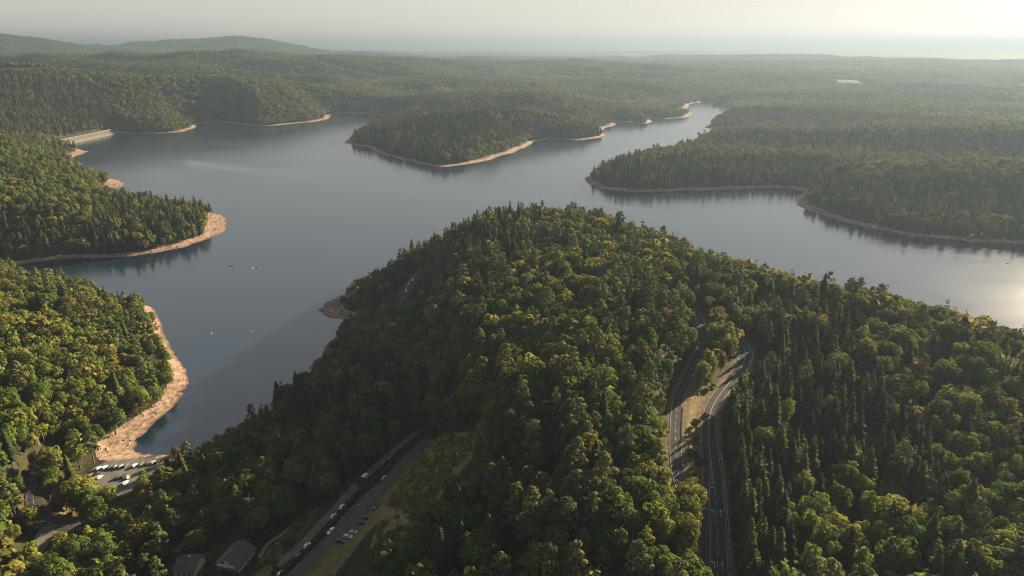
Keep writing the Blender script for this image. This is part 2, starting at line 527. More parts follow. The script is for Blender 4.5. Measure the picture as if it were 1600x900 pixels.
BEACH_WIDE = [(unproject(px, py, 0), a, w) for px, py, a, w in ((340,350,22,45),(300,385,7,45),(185,290,18,40),(185,700,16,30),(130,240,12,50),(520,480,8,30),(1250,315,6,60),(270,610,4,40))]

def ground(x, y, sd=None, want_sd=False):
    x, y = np.asarray(x, float), np.asarray(y, float)
    if sd is None:
        sd = shore_distance(x, y)
    H = open_height(x, y)
    r = np.hypot(x, y)
    bw = 3 + 13 * fbm(x / 70, y / 70, 3, 41) + 6 * smooth(850, 1300, r)
    for q_, a_, w_ in BEACH_WIDE:
        bw = bw + a_ * np.exp(-((x - q_[0]) ** 2 + (y - q_[1]) ** 2) / w_ ** 2)
    bw = np.clip(bw, 4, 40)
    W = 35 + 1.5 * H
    beach = 2.4 * np.clip(sd / bw, 0, 1)
    z = np.where(sd < 0, np.maximum(sd * 0.12, -7), beach + np.maximum(H - 2.4, 0) * smooth(0, 1, (sd - bw) / W))
    z = z + (fbm(x / 7, y / 7, 2, 43) - 0.5) * 0.5 * (sd > 0)
    near = r < 900
    if near.any():
        xs, ys, zs = x[near], y[near], z[near]
        d, _, _ = seg_nearest(xs, ys, PARK, True)
        d = np.where(in_poly(xs, ys, PARK), 0, d)
        zs = zs + (PARK_Z - zs) * smooth(9, 1.5, d)
        for c, rad, pz in PADS:
            dd = np.hypot(xs - c[0], ys - c[1])
            zs = zs + (pz - zs) * smooth(rad + 6, rad, dd)
        num, den, keep = np.zeros(xs.shape), np.zeros(xs.shape), np.ones(xs.shape)
        for rpts in ROADS.values():
            A = np.array(rpts)
            bb = (xs > A[:, 0].min() - 25) & (xs < A[:, 0].max() + 25) & (ys > A[:, 1].min() - 25) & (ys < A[:, 1].max() + 25)
            if not bb.any():
                continue
            dd, i, t = seg_nearest(xs[bb], ys[bb], rpts)
            j = np.minimum(i + 1, len(A) - 1)
            zr = A[i, 2] * (1 - t) + A[j, 2] * t
            hw = (A[i, 3] * (1 - t) + A[j, 3] * t) / 2
            w = smooth(9, 1.2, dd - hw)
            ww = w ** 2 / (0.3 + np.maximum(dd - hw, 0)) ** 2
            num[bb] += ww * (zr - 0.14); den[bb] += ww
            keep[bb] = np.minimum(keep[bb], 1 - w)
        zs = np.where(den > 1e-9, zs * keep + (1 - keep) * num / np.maximum(den, 1e-9), zs)
        z = z.copy(); z[near] = zs
    return (z, sd, bw) if want_sd else z

def gz(x, y):
    return float(ground(np.array([float(x)]), np.array([float(y)]))[0])

def on_ground(px, py, z0=20.0):
    """Point of the land seen through a pixel (a few fixed-point steps)."""
    z = z0
    for _ in range(14):
        p = unproject(px, py, z)
        z = 0.5 * z + 0.5 * gz(p[0], p[1])
    p = unproject(px, py, z)
    return np.array([p[0], p[1], gz(p[0], p[1])])

# open ground of the photograph that trees must leave free: (pixels, greatest depth)
CLEAR = [
    ([(128,752),(146,728),(160,712),(252,707),(248,729),(216,733),(204,748),(197,777),(180,770),(170,752),(146,749)], 520),
    ([(60,742),(48,762),(46,800),(64,822),(78,826),(110,830),(168,814),(166,800),(128,808),(100,812),(76,808),(64,790),(62,765)], 500),
    ([(62,832),(78,832),(72,852),(50,862)], 500),
    ([(400,905),(430,880),(560,760),(650,675),(690,676),(735,684),(742,702),(700,732),(672,775),(640,810),(596,850),(560,880),(540,905)], 480),
    ([(262,905),(270,868),(300,862),(330,866),(345,846),(370,836),(404,850),(412,872),(432,858),(470,812),(500,785),(480,830),(430,905)], 420),
    ([(1046,715),(1046,640),(1054,610),(1068,585),(1084,555),(1090,528),(1088,508),(1102,508),(1104,533),(1099,555),(1088,580),(1078,602),(1100,612),(1112,614),(1130,598),(1148,578),(1154,556),(1153,532),(1178,530),(1186,545),(1172,576),
      (1148,610),(1136,640),(1130,700),(1138,750),(1150,905),(1108,905),(1100,850),(1094,800),(1078,770),(1066,735)], 520),
    ([(626,466),(630,440),(648,427),(658,432),(650,470)], 800),
]

# ------------------------------------------------------------------ ground sheet
def ground_sheet():
    th = np.concatenate([np.linspace(-180, -50, 40, endpoint=False), np.linspace(-50, 50, 800), np.linspace(50, 180, 41)[1:-1]])
    rr = np.concatenate([np.geomspace(25, 170, 30, endpoint=False), np.geomspace(170, 2900, 620, endpoint=False), np.geomspace(2900, 90000, 150)])
    nt, nr = len(th), len(rr)
    T, RR = np.meshgrid(R(1) * th, rr)
    x, y = (RR * np.sin(T)).ravel(), (RR * np.cos(T)).ravel()
    z, sd, bw = ground(x, y, want_sd=True)
    z = np.where(RR.ravel() > 30000, z - (RR.ravel() - 30000) * 0.0002, z)
    idx = np.arange(nt * nr).reshape(nr, nt)
    a, b = idx[:-1], np.roll(idx, -1, 1)[:-1]
    c, d = np.roll(idx, -1, 1)[1:], idx[1:]
    F = np.stack([a, b, c, d], -1).reshape(-1, 4)[:, ::-1]
    F = F[(sd[F].max(1) > -14)]
    # centre fan
    V = np.stack([x, y, z], 1)
    V = np.vstack([V, [[0, 0, float(z[:nt].mean())]]])
    px, py, dep = project(x, y, z)
    meadow = (in_poly(px, py, [(560,905),(600,790),(668,690),(700,676),(745,676),(738,715),(700,760),(660,820),(640,905)]) & (dep < 500) & (dep > 0)).astype(float)
    meadow = np.maximum(meadow, (in_poly(px, py, [(440,905),(520,845),(620,740),(668,690),(640,760),(560,850),(520,905)]) & (dep < 500) & (dep > 0)) * 0.8)
    meadow = np.maximum(meadow, (in_poly(px, py, [(395,905),(420,858),(470,810),(500,790),(470,840),(420,905)]) & (dep < 450) & (dep > 0)) * 0.6)
    verge = np.zeros(x.shape)
    for k_, wd in (('main', 3.0), ('branch', 2.2), ('hairpin', 2.5), ('access', 2.5), ('hill_track', 2.0)):
        A = np.array(ROADS[k_])
        nb = (x > A[:, 0].min() - 30) & (x < A[:, 0].max() + 30) & (y > A[:, 1].min() - 30) & (y < A[:, 1].max() + 30)
        dd, i, t = seg_nearest(x[nb], y[nb], ROADS[k_])
        e = dd - A[i, 3] / 2
        verge[nb] = np.maximum(verge[nb], smooth(wd, wd * 0.4, e))
    verge = np.maximum(verge, (in_poly(px, py, [(1062,640),(1070,610),(1085,585),(1110,600),(1124,600),(1104,640),(1098,700),(1090,770),(1066,740)]) & (dep > 250) & (dep < 480)).astype(float))
    verge = np.maximum(verge, (in_poly(px, py, [(90,790),(85,812),(112,817),(130,808),(125,795),(105,788)]) & (dep < 520) & (dep > 200)) * 0.8)
    isbeach = np.where((sd > -6) & (sd < bw + 1.0), 1.0, 0.0)
    far = smooth(2600, 4200, np.hypot(x, y))
    ext = lambda a: np.append(a, 0)
    me = new_mesh('ground', V, F, [ground_material()], None, True,
                  attrs={'meadow': ext(meadow), 'verge': ext(verge), 'beach': ext(isbeach), 'far': ext(far), 'wet': ext(smooth(3.2, 0.3, sd))})
    o = obj('ground', me)
    return tag(o, 'rolling wooded ground with pale pink beaches around the lake', 'ground', kind='structure')

def ground_material():
    m = bpy.data.materials.new('ground')
    nt, N, L = nodes_of(m)
    out = N.new('ShaderNodeOutputMaterial')
    p = N.new('ShaderNodeBsdfPrincipled')
    p.inputs['Roughness'].default_value = 0.95
    p.inputs['Specular IOR Level'].default_value = 0.1
    L.new(p.outputs[0], out.inputs['Surface'])
    geo = N.new('ShaderNodeNewGeometry')
    def noise(scale, detail=5, rough=0.6):
        n = N.new('ShaderNodeTexNoise')
        n.inputs['Scale'].default_value = scale
        n.inputs['Detail'].default_value = detail
        n.inputs['Roughness'].default_value = rough
        L.new(geo.outputs['Position'], n.inputs['Vector'])
        return n.outputs['Fac']
    def ramp(fac, stops):
        r = N.new('ShaderNodeValToRGB')
        while len(r.color_ramp.elements) < len(stops):
            r.color_ramp.elements.new(0.5)
        for e, (q, c) in zip(r.color_ramp.elements, stops):
            e.position = q
            e.color = (*c, 1)
        L.new(fac, r.inputs[0])
        return r.outputs[0]
    def attr(n):
        a = N.new('ShaderNodeAttribute'); a.attribute_name = n
        return a.outputs['Fac']
    def mix(f, a, b):
        x = N.new('ShaderNodeMix'); x.data_type = 'RGBA'
        L.new(f, x.inputs['Factor']); L.new(a, x.inputs['A']); L.new(b, x.inputs['B'])
        return x.outputs['Result']
    def math_(op, a, b):
        x = N.new('ShaderNodeMath'); x.operation = op
        for i, q in enumerate((a, b)):
            if isinstance(q, (int, float)): x.inputs[i].default_value = q
            else: L.new(q, x.inputs[i])
        return x.outputs[0]
    floor = ramp(noise(0.12), [(0.3, (0.018, 0.022, 0.010)), (0.55, (0.034, 0.032, 0.015)), (0.75, (0.055, 0.045, 0.022))])
    farc = ramp(noise(0.011, 8, 0.7), [(0.32, (0.006, 0.011, 0.009)), (0.5, (0.011, 0.018, 0.011)), (0.62, (0.022, 0.027, 0.014)), (0.8, (0.045, 0.043, 0.022))])  # distant forest tone, shade among the crowns darkened into the colour
    mead = ramp(noise(0.16, 6, 0.7), [(0.3, (0.065, 0.066, 0.024)), (0.46, (0.145, 0.128, 0.045)), (0.56, (0.195, 0.160, 0.060)), (0.70, (0.17, 0.115, 0.055)), (0.8, (0.08, 0.055, 0.03))])
    dry = ramp(noise(0.35, 5, 0.65), [(0.3, (0.045, 0.045, 0.02)), (0.5, (0.105, 0.082, 0.04)), (0.7, (0.20, 0.135, 0.07))])
    sand = ramp(noise(0.22, 8, 0.7), [(0.34, (0.10, 0.07, 0.05)), (0.45, (0.21, 0.145, 0.11)), (0.58, (0.34, 0.245, 0.19)), (0.8, (0.42, 0.32, 0.255))])
    mpz = N.new('ShaderNodeMapping'); mpz.inputs['Scale'].default_value = (0.03, 0.03, 4.5)   # old waterlines
    L.new(geo.outputs['Position'], mpz.inputs['Vector'])
    nzz = N.new('ShaderNodeTexNoise'); nzz.inputs['Scale'].default_value = 1.0; nzz.inputs['Detail'].default_value = 3
    L.new(mpz.outputs[0], nzz.inputs['Vector'])
    lines = ramp(nzz.outputs['Fac'], [(0.36, (0.55, 0.52, 0.50)), (0.47, (1, 1, 1)), (0.56, (0.82, 0.80, 0.78)), (0.66, (1.08, 1.06, 1.04))])
    sm = N.new('ShaderNodeMix'); sm.data_type = 'RGBA'; sm.blend_type = 'MULTIPLY'; sm.inputs['Factor'].default_value = 1.0
    L.new(sand, sm.inputs['A']); L.new(lines, sm.inputs['B'])
    sand = sm.outputs['Result']
    c = mix(attr('far'), floor, farc)
    c = mix(attr('meadow'), c, mead)
    c = mix(math_('MULTIPLY', attr('verge'), 0.9), c, dry)
    b = math_('ADD', attr('beach'), math_('MULTIPLY', math_('SUBTRACT', noise(0.3, 3), 0.5), 0.7))
    bs = N.new('ShaderNodeMapRange'); bs.inputs['From Min'].default_value = 0.42; bs.inputs['From Max'].default_value = 0.58
    L.new(b, bs.inputs['Value'])
    c = mix(bs.outputs[0], c, sand)
    wetc = N.new('ShaderNodeMix'); wetc.data_type = 'RGBA'; wetc.blend_type = 'MULTIPLY'
    L.new(attr('wet'), wetc.inputs['Factor']); L.new(c, wetc.inputs['A'])
    wetc.inputs['B'].default_value = (0.5, 0.46, 0.42, 1)
    L.new(wetc.outputs['Result'], p.inputs['Base Color'])
    bp = N.new('ShaderNodeBump')
    bp.inputs['Strength'].default_value = 0.8
    bp.inputs['Distance'].default_value = 0.7
    L.new(noise(0.5, 6, 0.7), bp.inputs['Height'])
    L.new(bp.outputs[0], p.inputs['Normal'])
    return m

# ------------------------------------------------------------------ water
WAKES_PX = [
    ([(250,244),(277,249),(330,258),(400,268),(470,278),(540,287),(640,296),(722,301),(820,307),(901,313),(1000,330),(1070,344),(1140,352),(1195,361),(1270,372),(1330,380)], 11, 1.0),
    ([(290,256),(340,262),(400,267)], 9, 0.8),
    ([(430,262),(500,276),(590,292)], 12, 0.6),
    ([(340,200),(400,208),(470,206)], 20, 0.4),
    ([(1345,379),(1390,385),(1440,392),(1490,398),(1540,404)], 5.5, -1.0),
    ([(235,262),(262,280),(300,300)], 16, 0.3),
    ([(1440,450),(1540,452),(1640,460),(1750,470)], 60, -0.3),
]
def lake():
    th = np.linspace(-48, 62, 420)
    rr = np.geomspace(330, 3700, 420)
    T, RR = np.meshgrid(R(1) * th, rr)
    x, y = (RR * np.sin(T)).ravel(), (RR * np.cos(T)).ravel()
    d = np.empty(x.shape)
    for s in range(0, x.size, 60000):
        xs, ys = x[s:s + 60000], y[s:s + 60000]
        dd, _, _ = seg_nearest(xs, ys, SHORE, True)
        d[s:s + 60000] = np.where(in_poly(xs, ys, SHORE), -dd, dd)
    rip, calm = np.zeros(x.shape), np.zeros(x.shape)
    for pts, w, s in WAKES_PX:
        W_ = spline([(*unproject(px, py, 0)[:2], 0.0) for px, py in pts], 12)
        dd, i, t = seg_nearest(x, y, W_)
        f = (i + t) / len(W_)
        wv = 1.5 * w * (0.5 + 0.9 * vnoise(x / 60, y / 60, 77)) * np.clip(np.hypot(x, y) / 1000, 0.7, 1.6)
        k = np.exp(-(dd / wv) ** 2) * smooth(0, 0.12, f) * smooth(1, 0.85, f) * abs(s)
        if s > 0: rip = np.maximum(rip, k)
        else: calm = np.maximum(calm, k)
    nt = len(th)
    idx = np.arange(len(x)).reshape(len(rr), nt)
    F = np.stack([idx[:-1, :-1], idx[:-1, 1:], idx[1:, 1:], idx[1:, :-1]], -1).reshape(-1, 4)[:, ::-1]
    F = F[d[F].min(1) < 30]
    me = new_mesh('lake', np.stack([x, y, np.zeros_like(x)], 1), F, [water_material()], None, True, attrs={'ripple': rip, 'calm': calm})
    return tag(obj('lake', me), 'calm steel blue reservoir with a pale boat wake curving across it', 'lake', kind='structure')

def water_material():
    m = bpy.data.materials.new('water')
    nt, N, L = nodes_of(m)
    out = N.new('ShaderNodeOutputMaterial')
    p = N.new('ShaderNodeBsdfPrincipled')
    p.inputs['Base Color'].default_value = (0.005, 0.015, 0.032, 1)
    p.inputs['IOR'].default_value = 2.15
    p.inputs['Specular IOR Level'].default_value = 0.5
    L.new(p.outputs[0], out.inputs['Surface'])
    geo = N.new('ShaderNodeNewGeometry')
    def attr(n):
        a = N.new('ShaderNodeAttribute'); a.attribute_name = n
        return a.outputs['Fac']
    def noise(scale, detail, stretch=(1, 1, 1)):
        mp = N.new('ShaderNodeMapping')
        mp.inputs['Scale'].default_value = stretch
        mp.inputs['Rotation'].default_value = (0, 0, R(35))
        L.new(geo.outputs['Position'], mp.inputs['Vector'])
        n = N.new('ShaderNodeTexNoise')
        n.inputs['Scale'].default_value = scale
        n.inputs['Detail'].default_value = detail
        L.new(mp.outputs[0], n.inputs['Vector'])
        return n.outputs['Fac']
    def madd(a, k, c):
        x = N.new('ShaderNodeMath'); x.operation = 'MULTIPLY_ADD'
        L.new(a, x.inputs[0]); x.inputs[1].default_value = k
        if isinstance(c, (int, float)): x.inputs[2].default_value = c
        else: L.new(c, x.inputs[2])
        return x.outputs[0]
    rough = madd(attr('ripple'), -0.12, madd(attr('calm'), 0.05, madd(noise(0.004, 4, (1, 2.5, 1)), 0.12, 0.085)))
    L.new(rough, p.inputs['Roughness'])
    b1 = N.new('ShaderNodeBump')
    b1.inputs['Distance'].default_value = 0.11
    st = madd(attr('calm'), 1.2, madd(attr('ripple'), -0.30, madd(noise(0.006, 3, (1, 2, 1)), 0.42, 0.10)))
    L.new(st, b1.inputs['Strength'])
    L.new(noise(0.55, 3, (1, 1.8, 1)), b1.inputs['Height'])
    L.new(b1.outputs[0], p.inputs['Normal'])
    return m

# ------------------------------------------------------------------ haze
def haze():
    X = 95000.0
    top, bot = 420.0, -30.0
    mb = MB()
    mb.box((0, 0, (top + bot) / 2), (2 * X, 2 * X, top - bot))
    m = bpy.data.materials.new('haze')
    nt, N, L = nodes_of(m)
    out = N.new('ShaderNodeOutputMaterial')
    v = N.new('ShaderNodeVolumePrincipled')
    v.inputs['Color'].default_value = (0.142, 0.194, 0.272, 1)
    v.inputs['Density'].default_value = HAZE
    v.inputs['Anisotropy'].default_value = 0.32
    v.inputs['Density Attribute'].default_value = ''
    v.inputs['Temperature Attribute'].default_value = ''
    L.new(v.outputs[0], out.inputs['Volume'])
    o = mb.build('haze', m)
    return tag(o, 'thin pale haze over the lake and the far hills', 'haze', kind='stuff')
HAZE = 1.2e-4

# ================================================================== trees
TONES = {   # two ends of each tone's natural spread
    'spruce': [((0.026, 0.036, 0.016), (0.043, 0.056, 0.021)), ((0.043, 0.055, 0.020), (0.065, 0.072, 0.025)), ((0.022, 0.033, 0.018), (0.039, 0.050, 0.024))],
    'pine': [((0.067, 0.084, 0.033), (0.099, 0.113, 0.040)), ((0.084, 0.096, 0.040), (0.121, 0.123, 0.051)), ((0.054, 0.073, 0.030), (0.080, 0.098, 0.038))],
    'birch': [((0.102, 0.132, 0.028), (0.148, 0.172, 0.036)), ((0.131, 0.149, 0.033), (0.183, 0.188, 0.043)), ((0.086, 0.120, 0.028), (0.125, 0.154, 0.033))],
    'broadleaf': [((0.055, 0.088, 0.021), (0.092, 0.125, 0.028)), ((0.102, 0.123, 0.028), (0.148, 0.152, 0.036)), ((0.121, 0.117, 0.033), (0.160, 0.138, 0.038)), ((0.046, 0.073, 0.020), (0.072, 0.105, 0.027))],
    'golden': [((0.26, 0.16, 0.035), (0.28, 0.17, 0.04))],
    'russet': [((0.20, 0.095, 0.05), (0.22, 0.11, 0.055))],
    'bare': [((0.14, 0.10, 0.07), (0.16, 0.11, 0.075))],
    'cedar': [((0.060, 0.085, 0.070), (0.066, 0.090, 0.075))],
}
def tone_mat(kind, k):
    n = 'leaves_%s_%d' % (kind, k)
    return MATS.get(n) or leaf_mat(n, *TONES[kind][k], transl=0.25 if kind in ('spruce', 'pine', 'cedar') else 0.38)
def bark(kind):
    c = {'spruce': (0.06, 0.045, 0.035), 'pine': (0.20, 0.105, 0.055), 'birch': (0.42, 0.40, 0.37)}.get(kind, (0.075, 0.06, 0.045))
    return mat('bark_' + ('broadleaf' if kind not in ('spruce', 'pine', 'birch') else kind), c, 0.9, noise=0.45, scale=1.5, spec=0.1)

def leaf_quads(P, Nn, size, r, aspect=1.25, jitter=0.28):
    """One quad a leaf clump: centres P, facing roughly along Nn."""
    n = len(P)
    Nn = Nn + r.normal(0, jitter, (n, 3))
    Nn /= np.linalg.norm(Nn, axis=1, keepdims=True) + 1e-9
    A = np.cross(Nn, r.normal(0, 1, (n, 3)))
    A /= np.linalg.norm(A, axis=1, keepdims=True) + 1e-9
    B = np.cross(Nn, A)
    s = np.asarray(size).reshape(-1, 1) * np.ones((n, 1))
    a, b = A * s * 0.5 * aspect, B * s * 0.5 / aspect
    bend = Nn * s * 0.14
    V = np.stack([P - a * 0.9 - b * r.uniform(0.5, 1, (n, 1)), P + a * 0.35 - b + bend, P + a + b * r.uniform(0.2, 0.7, (n, 1)), P - a * 0.25 + b + bend], 1).reshape(-1, 3)
    return V, np.arange(4 * n).reshape(n, 4)

def lumps_crown(r, lumps, n_leaf, size):
    """Leaves over a set of lumps (x, y, z, rx, rz)."""
    Ls = np.array(lumps)
    area = Ls[:, 3] * (Ls[:, 3] + Ls[:, 4])
    cnt = np.maximum(3, (n_leaf * area / area.sum()).astype(int))
    P, Nn, T, SN = [], [], [], []
    for q, c in zip(Ls, cnt):
        d = r.normal(0, 1, (c, 3))
        d[:, 2] = d[:, 2] + 0.35
        d /= np.linalg.norm(d, axis=1, keepdims=True)
        rad = r.uniform(0.86, 1.06, (c, 1))
        P.append(q[:3] + d * rad * np.array([q[3], q[3], q[4]]))
        Nn.append(d + np.array([0, 0, 0.2]))
        ctr = np.array([0, 0, Ls[:, 2].mean()])
        body = (P[-1] - ctr); body /= np.linalg.norm(body, axis=1, keepdims=True) + 1e-9
        SN.append(d * 0.8 + body * 0.3 + [0, 0, 0.05] + r.normal(0, 0.25, (c, 3)))
        T.append(np.full(c, r.uniform(0.80, 1.20)) * r.uniform(0.88, 1.12, c))
    P, Nn, T = np.vstack(P), np.vstack(Nn), np.concatenate(T)
    V, Fq = leaf_quads(P, Nn, r.uniform(size * 0.7, size * 1.3, len(P)), r)
    return V, Fq, T, np.repeat(np.vstack(SN), 4, 0)

def broad_lumps(r, h, rad, base, n, kind='broadleaf'):
    out = []
    zc, rz = (h + base) / 2, (h - base) / 2
    lean = r.normal(0, 0.06 * rad, 2)
    for i in range(n):
        u = (i + 0.5) / n
        ph = i * 2.39996 + r.uniform(-0.4, 0.4)
        cz = 1 - 1.75 * u
        ring = math.sqrt(max(0, 1 - cz * cz)) if cz > -0.2 else 0.95
        k = r.uniform(0.58, 0.84)
        out.append((math.cos(ph) * ring * rad * k + lean[0], math.sin(ph) * ring * rad * k + lean[1], zc + cz * rz * k * 0.95 + r.normal(0, 0.04 * h),
                    rad * r.uniform(0.27, 0.44), rz * r.uniform(0.20, 0.34)))
    out.append((lean[0], lean[1], zc, rad * 0.55, rz * 0.6))
    return out

def pine_lumps(r, h, rad, base, n):
    out = []
    for i in range(n):
        u = (i + 0.6) / n
        z = base + (h - base) * (1 - u ** 1.2) * 0.97
        ph = i * 2.39996 + r.uniform(-0.5, 0.5)
        w = rad * (0.18 + 0.80 * min(1, u * 1.5)) * r.uniform(0.55, 1.0)
        s = rad * r.uniform(0.28, 0.46) * (0.62 + 0.5 * u)
        out.append((math.cos(ph) * w, math.sin(ph) * w, z, s, s * r.uniform(0.55, 0.85)))
    return out

def conifer_blades(r, h, rad, base, step, nb, parts, drop=0.28, power=0.72):
    """Whorls of drooping boughs, each a few kite-shaped blades."""
    V, Fq, T, SN = [], [], [], []
    z = base
    while z < h - 0.5:
        u = (z - base) / (h - base)
        Lb = (rad * (1 - u) ** power + 0.22) * r.uniform(0.85, 1.1)
        n = max(4, int(nb * (0.55 + 0.45 * (1 - u))))
        p0 = r.uniform(0, 6.28)
        for i in range(n):
            L = Lb * r.uniform(0.72, 1.12)
            ph = p0 + 6.283 * i / n + r.normal(0, 0.16)
            zz = z + r.normal(0, 0.16 * step)
            tint = r.uniform(0.8, 1.18)
            for k in range(parts):
                a = ph + (k - (parts - 1) / 2) * 0.42 + r.normal(0, 0.06)
                l = L * (1.0 if parts == 1 or k == parts // 2 else 0.78)
                d = np.array([math.cos(a), math.sin(a), 0]); s = np.array([-math.sin(a), math.cos(a), 0])
                wd = (0.27 * l + 0.26) if parts > 1 else (0.36 * l + 0.3)
                dr = drop * l * r.uniform(0.6, 1.3)
                root = np.array([0, 0, zz + 0.18 * l * (1 - u)])
                mid = d * l * 0.55 + np.array([0, 0, zz - dr * 0.15])
                tip = d * l + np.array([0, 0, zz - dr])
                b = len(V)
                V += [root, mid - s * wd + np.array([0, 0, -0.35 * wd]), tip, mid + s * wd + np.array([0, 0, -0.35 * wd])]
                e = r.normal(0, 0.2, 3)
                SN += [d * 0.9 + [0, 0, 0.5] + e, d * 0.75 - s * 0.55 + [0, 0, 0.35] + e, d + [0, 0, 0.3] + e, d * 0.75 + s * 0.55 + [0, 0, 0.35] + e]
                Fq.append((b, b + 1, b + 2, b + 3)); T.append(tint * r.uniform(0.9, 1.1))
        z += step * (0.75 + 0.5 * (1 - u))
    for k in range(3):
        a = k * 2.1
        b = len(V)
        s = np.array([math.cos(a), math.sin(a), 0]) * 0.25
        V += [np.array([0, 0, h - 1.5]) - s, np.array([0, 0, h - 1.2]) + s, np.array([0, 0, h]), np.array([0, 0, h - 0.6]) - s * 0.3]
        SN += [s * 2 + [0, 0, 0.3]] * 4
        Fq.append((b, b + 1, b + 2, b + 3)); T.append(1.0)
    return np.array(V), np.array(Fq), np.array(T), np.array(SN)

def crown_data(kind, seed, lod):
    r = np.random.default_rng(seed)
    if kind == 'spruce':
        h, rad, base = r.uniform(18, 24), r.uniform(3.9, 5.2), r.uniform(1.5, 4)
        st, nb, pt = ((0.80, 9, 3), (1.5, 7, 1), (3.2, 5, 1), (5.5, 4, 1))[lod]
        return (*conifer_blades(r, h, rad, base, st, nb, pt), h, rad)
    if kind == 'pine':
        h, rad, base = r.uniform(19, 23), r.uniform(3.0, 4.0), r.uniform(7, 10)
        nl, n, s = ((24, 1500, 0.62), (14, 300, 1.25), (8, 64, 2.4), (5, 24, 3.6))[lod]
        return (*lumps_crown(r, pine_lumps(r, h - 1, rad, base, nl), n, s), h, rad)
    if kind == 'birch':
        h, rad, base = r.uniform(12, 15.5), r.uniform(2.5, 3.4), r.uniform(3.0, 4.5)
        nl, n, s = ((18, 1100, 0.56), (10, 260, 1.05), (6, 56, 2.0), (4, 20, 3.0))[lod]
        return (*lumps_crown(r, broad_lumps(r, h - 0.6, rad, base, nl), n, s), h, rad)
    h, rad, base = r.uniform(14, 19), r.uniform(4.4, 6.0), r.uniform(3.0, 5.5)
    nl, n, s = ((30, 2100, 0.74), (18, 420, 1.45), (9, 84, 2.9), (5, 26, 4.4))[lod]
    return (*lumps_crown(r, broad_lumps(r, h - 0.8, rad, base, nl), n, s), h, rad)

def trunk_mb(kind, seed, h):
    r = np.random.default_rng(seed + 500)
    mb = MB()
    r0 = {'spruce': 0.30, 'pine': 0.32, 'birch': 0.16}.get(kind, 0.34)
    top = h * (0.93 if kind in ('spruce', 'pine') else 0.72)
    pts = [Vector((r.normal(0, 0.05) * i, r.normal(0, 0.05) * i, top * i / 4 - (0.6 if i == 0 else 0))) for i in range(5)]
    for i in range(4):
        mb.tube(pts[i], pts[i + 1], r0 * (1.15 - 0.24 * i), r0 * (1.15 - 0.24 * (i + 1)), 6, 0, caps=False)
    for i in range(6):
        a = i * 2.4 + r.uniform(-0.3, 0.3)
        z = top * r.uniform(0.45, 0.9)
        l = (1.6 if kind in ('spruce', 'birch') else 2.9) * r.uniform(0.7, 1.1)
        up = -0.1 if kind == 'spruce' else r.uniform(0.3, 0.8)
        mb.tube((0, 0, z), (math.cos(a) * l, math.sin(a) * l, z + l * up), r0 * 0.32, 0.04, 5, 0, caps=False)
    return mb

KINDS = ['spruce', 'pine', 'birch', 'broadleaf']
NVAR = {'spruce': 9, 'pine': 9, 'birch': 9, 'broadleaf': 12}
PROTO = {}          # (kind, variant) -> crown mesh, trunk mesh, height, radius
def near_protos():
    for k in KINDS:
        nt = len(TONES[k])
        for v in range(NVAR[k]):
            V, Fq, T, SN, h, rad = crown_data(k, 100 * KINDS.index(k) + v, 0)
            crown = new_mesh('%s_crown' % k, V, Fq, [tone_mat(k, v % nt)], None, False, None, T, SN)
            tr = trunk_mb(k, v, h).mesh('%s_trunk' % k, [bark(k)], True)
            PROTO[k, v] = (crown, tr, h, rad)

def joined_proto(kind, v, lod):
    """Crown and trunk in one mesh: the trees of a forest too far or too many to pick apart."""
    nt = len(TONES[kind])
    V, Fq, T, SN, h, rad = crown_data(kind, 100 * KINDS.index(kind) + v, lod)
    mi = np.zeros(len(Fq), int)
    if lod <= 1:
        mb = MB()
        mb.tube((0, 0, -0.6), (0, 0, h * 0.8), 0.3 if kind != 'birch' else 0.15, 0.08, 5, 0, caps=False)
        n = len(V)
        V = np.vstack([V, np.array(mb.v)]); Fq = np.vstack([Fq, np.array(mb.f) + n])
        SN = np.vstack([SN, np.array(mb.v) * [1, 1, 0] + 1e-4])
        mi = np.append(mi, np.ones(len(mb.f), int)); T = np.append(T, np.ones(len(mb.f)))
    me = new_mesh('%s_far' % kind, V, Fq, [tone_mat(kind, v % nt), bark(kind)], mi, False, None, T, SN)
    return bpy.data.objects.new('%s_pattern' % kind, me), h, rad     # never linked into the scene

def patch_proto(mix, seed):
    """A bit of distant forest, a dozen trees."""
    r = np.random.default_rng(seed)
    Vs, Fs, Ts, Ms, Ns, mats = [], [], [], [], [], []
    n = 0
    for i in range(15):
        k = KINDS[r.choice(4, p=mix)]
        tn = r.integers(0, 2 if k == 'broadleaf' else len(TONES[k]))
        m = tone_mat(k, int(tn))
        if m not in mats: mats.append(m)
        V, Fq, T, SN, h, rad = crown_data(k, int(r.integers(0, 1000)), 3)
        a, d = i * 2.39996, 13 * math.sqrt((i + 0.5) / 15)
        V = V * r.uniform(0.85, 1.15) + np.array([math.cos(a) * d + r.normal(0, 1), math.sin(a) * d + r.normal(0, 1), 0])
        Vs.append(V); Fs.append(Fq + n); Ts.append(T); Ns.append(SN); Ms.append(np.full(len(Fq), mats.index(m))); n += len(V)
    me = new_mesh('forest_patch', np.vstack(Vs), np.vstack(Fs), mats, np.concatenate(Ms), False, None, np.concatenate(Ts), np.vstack(Ns))
    return bpy.data.objects.new('forest_pattern', me)

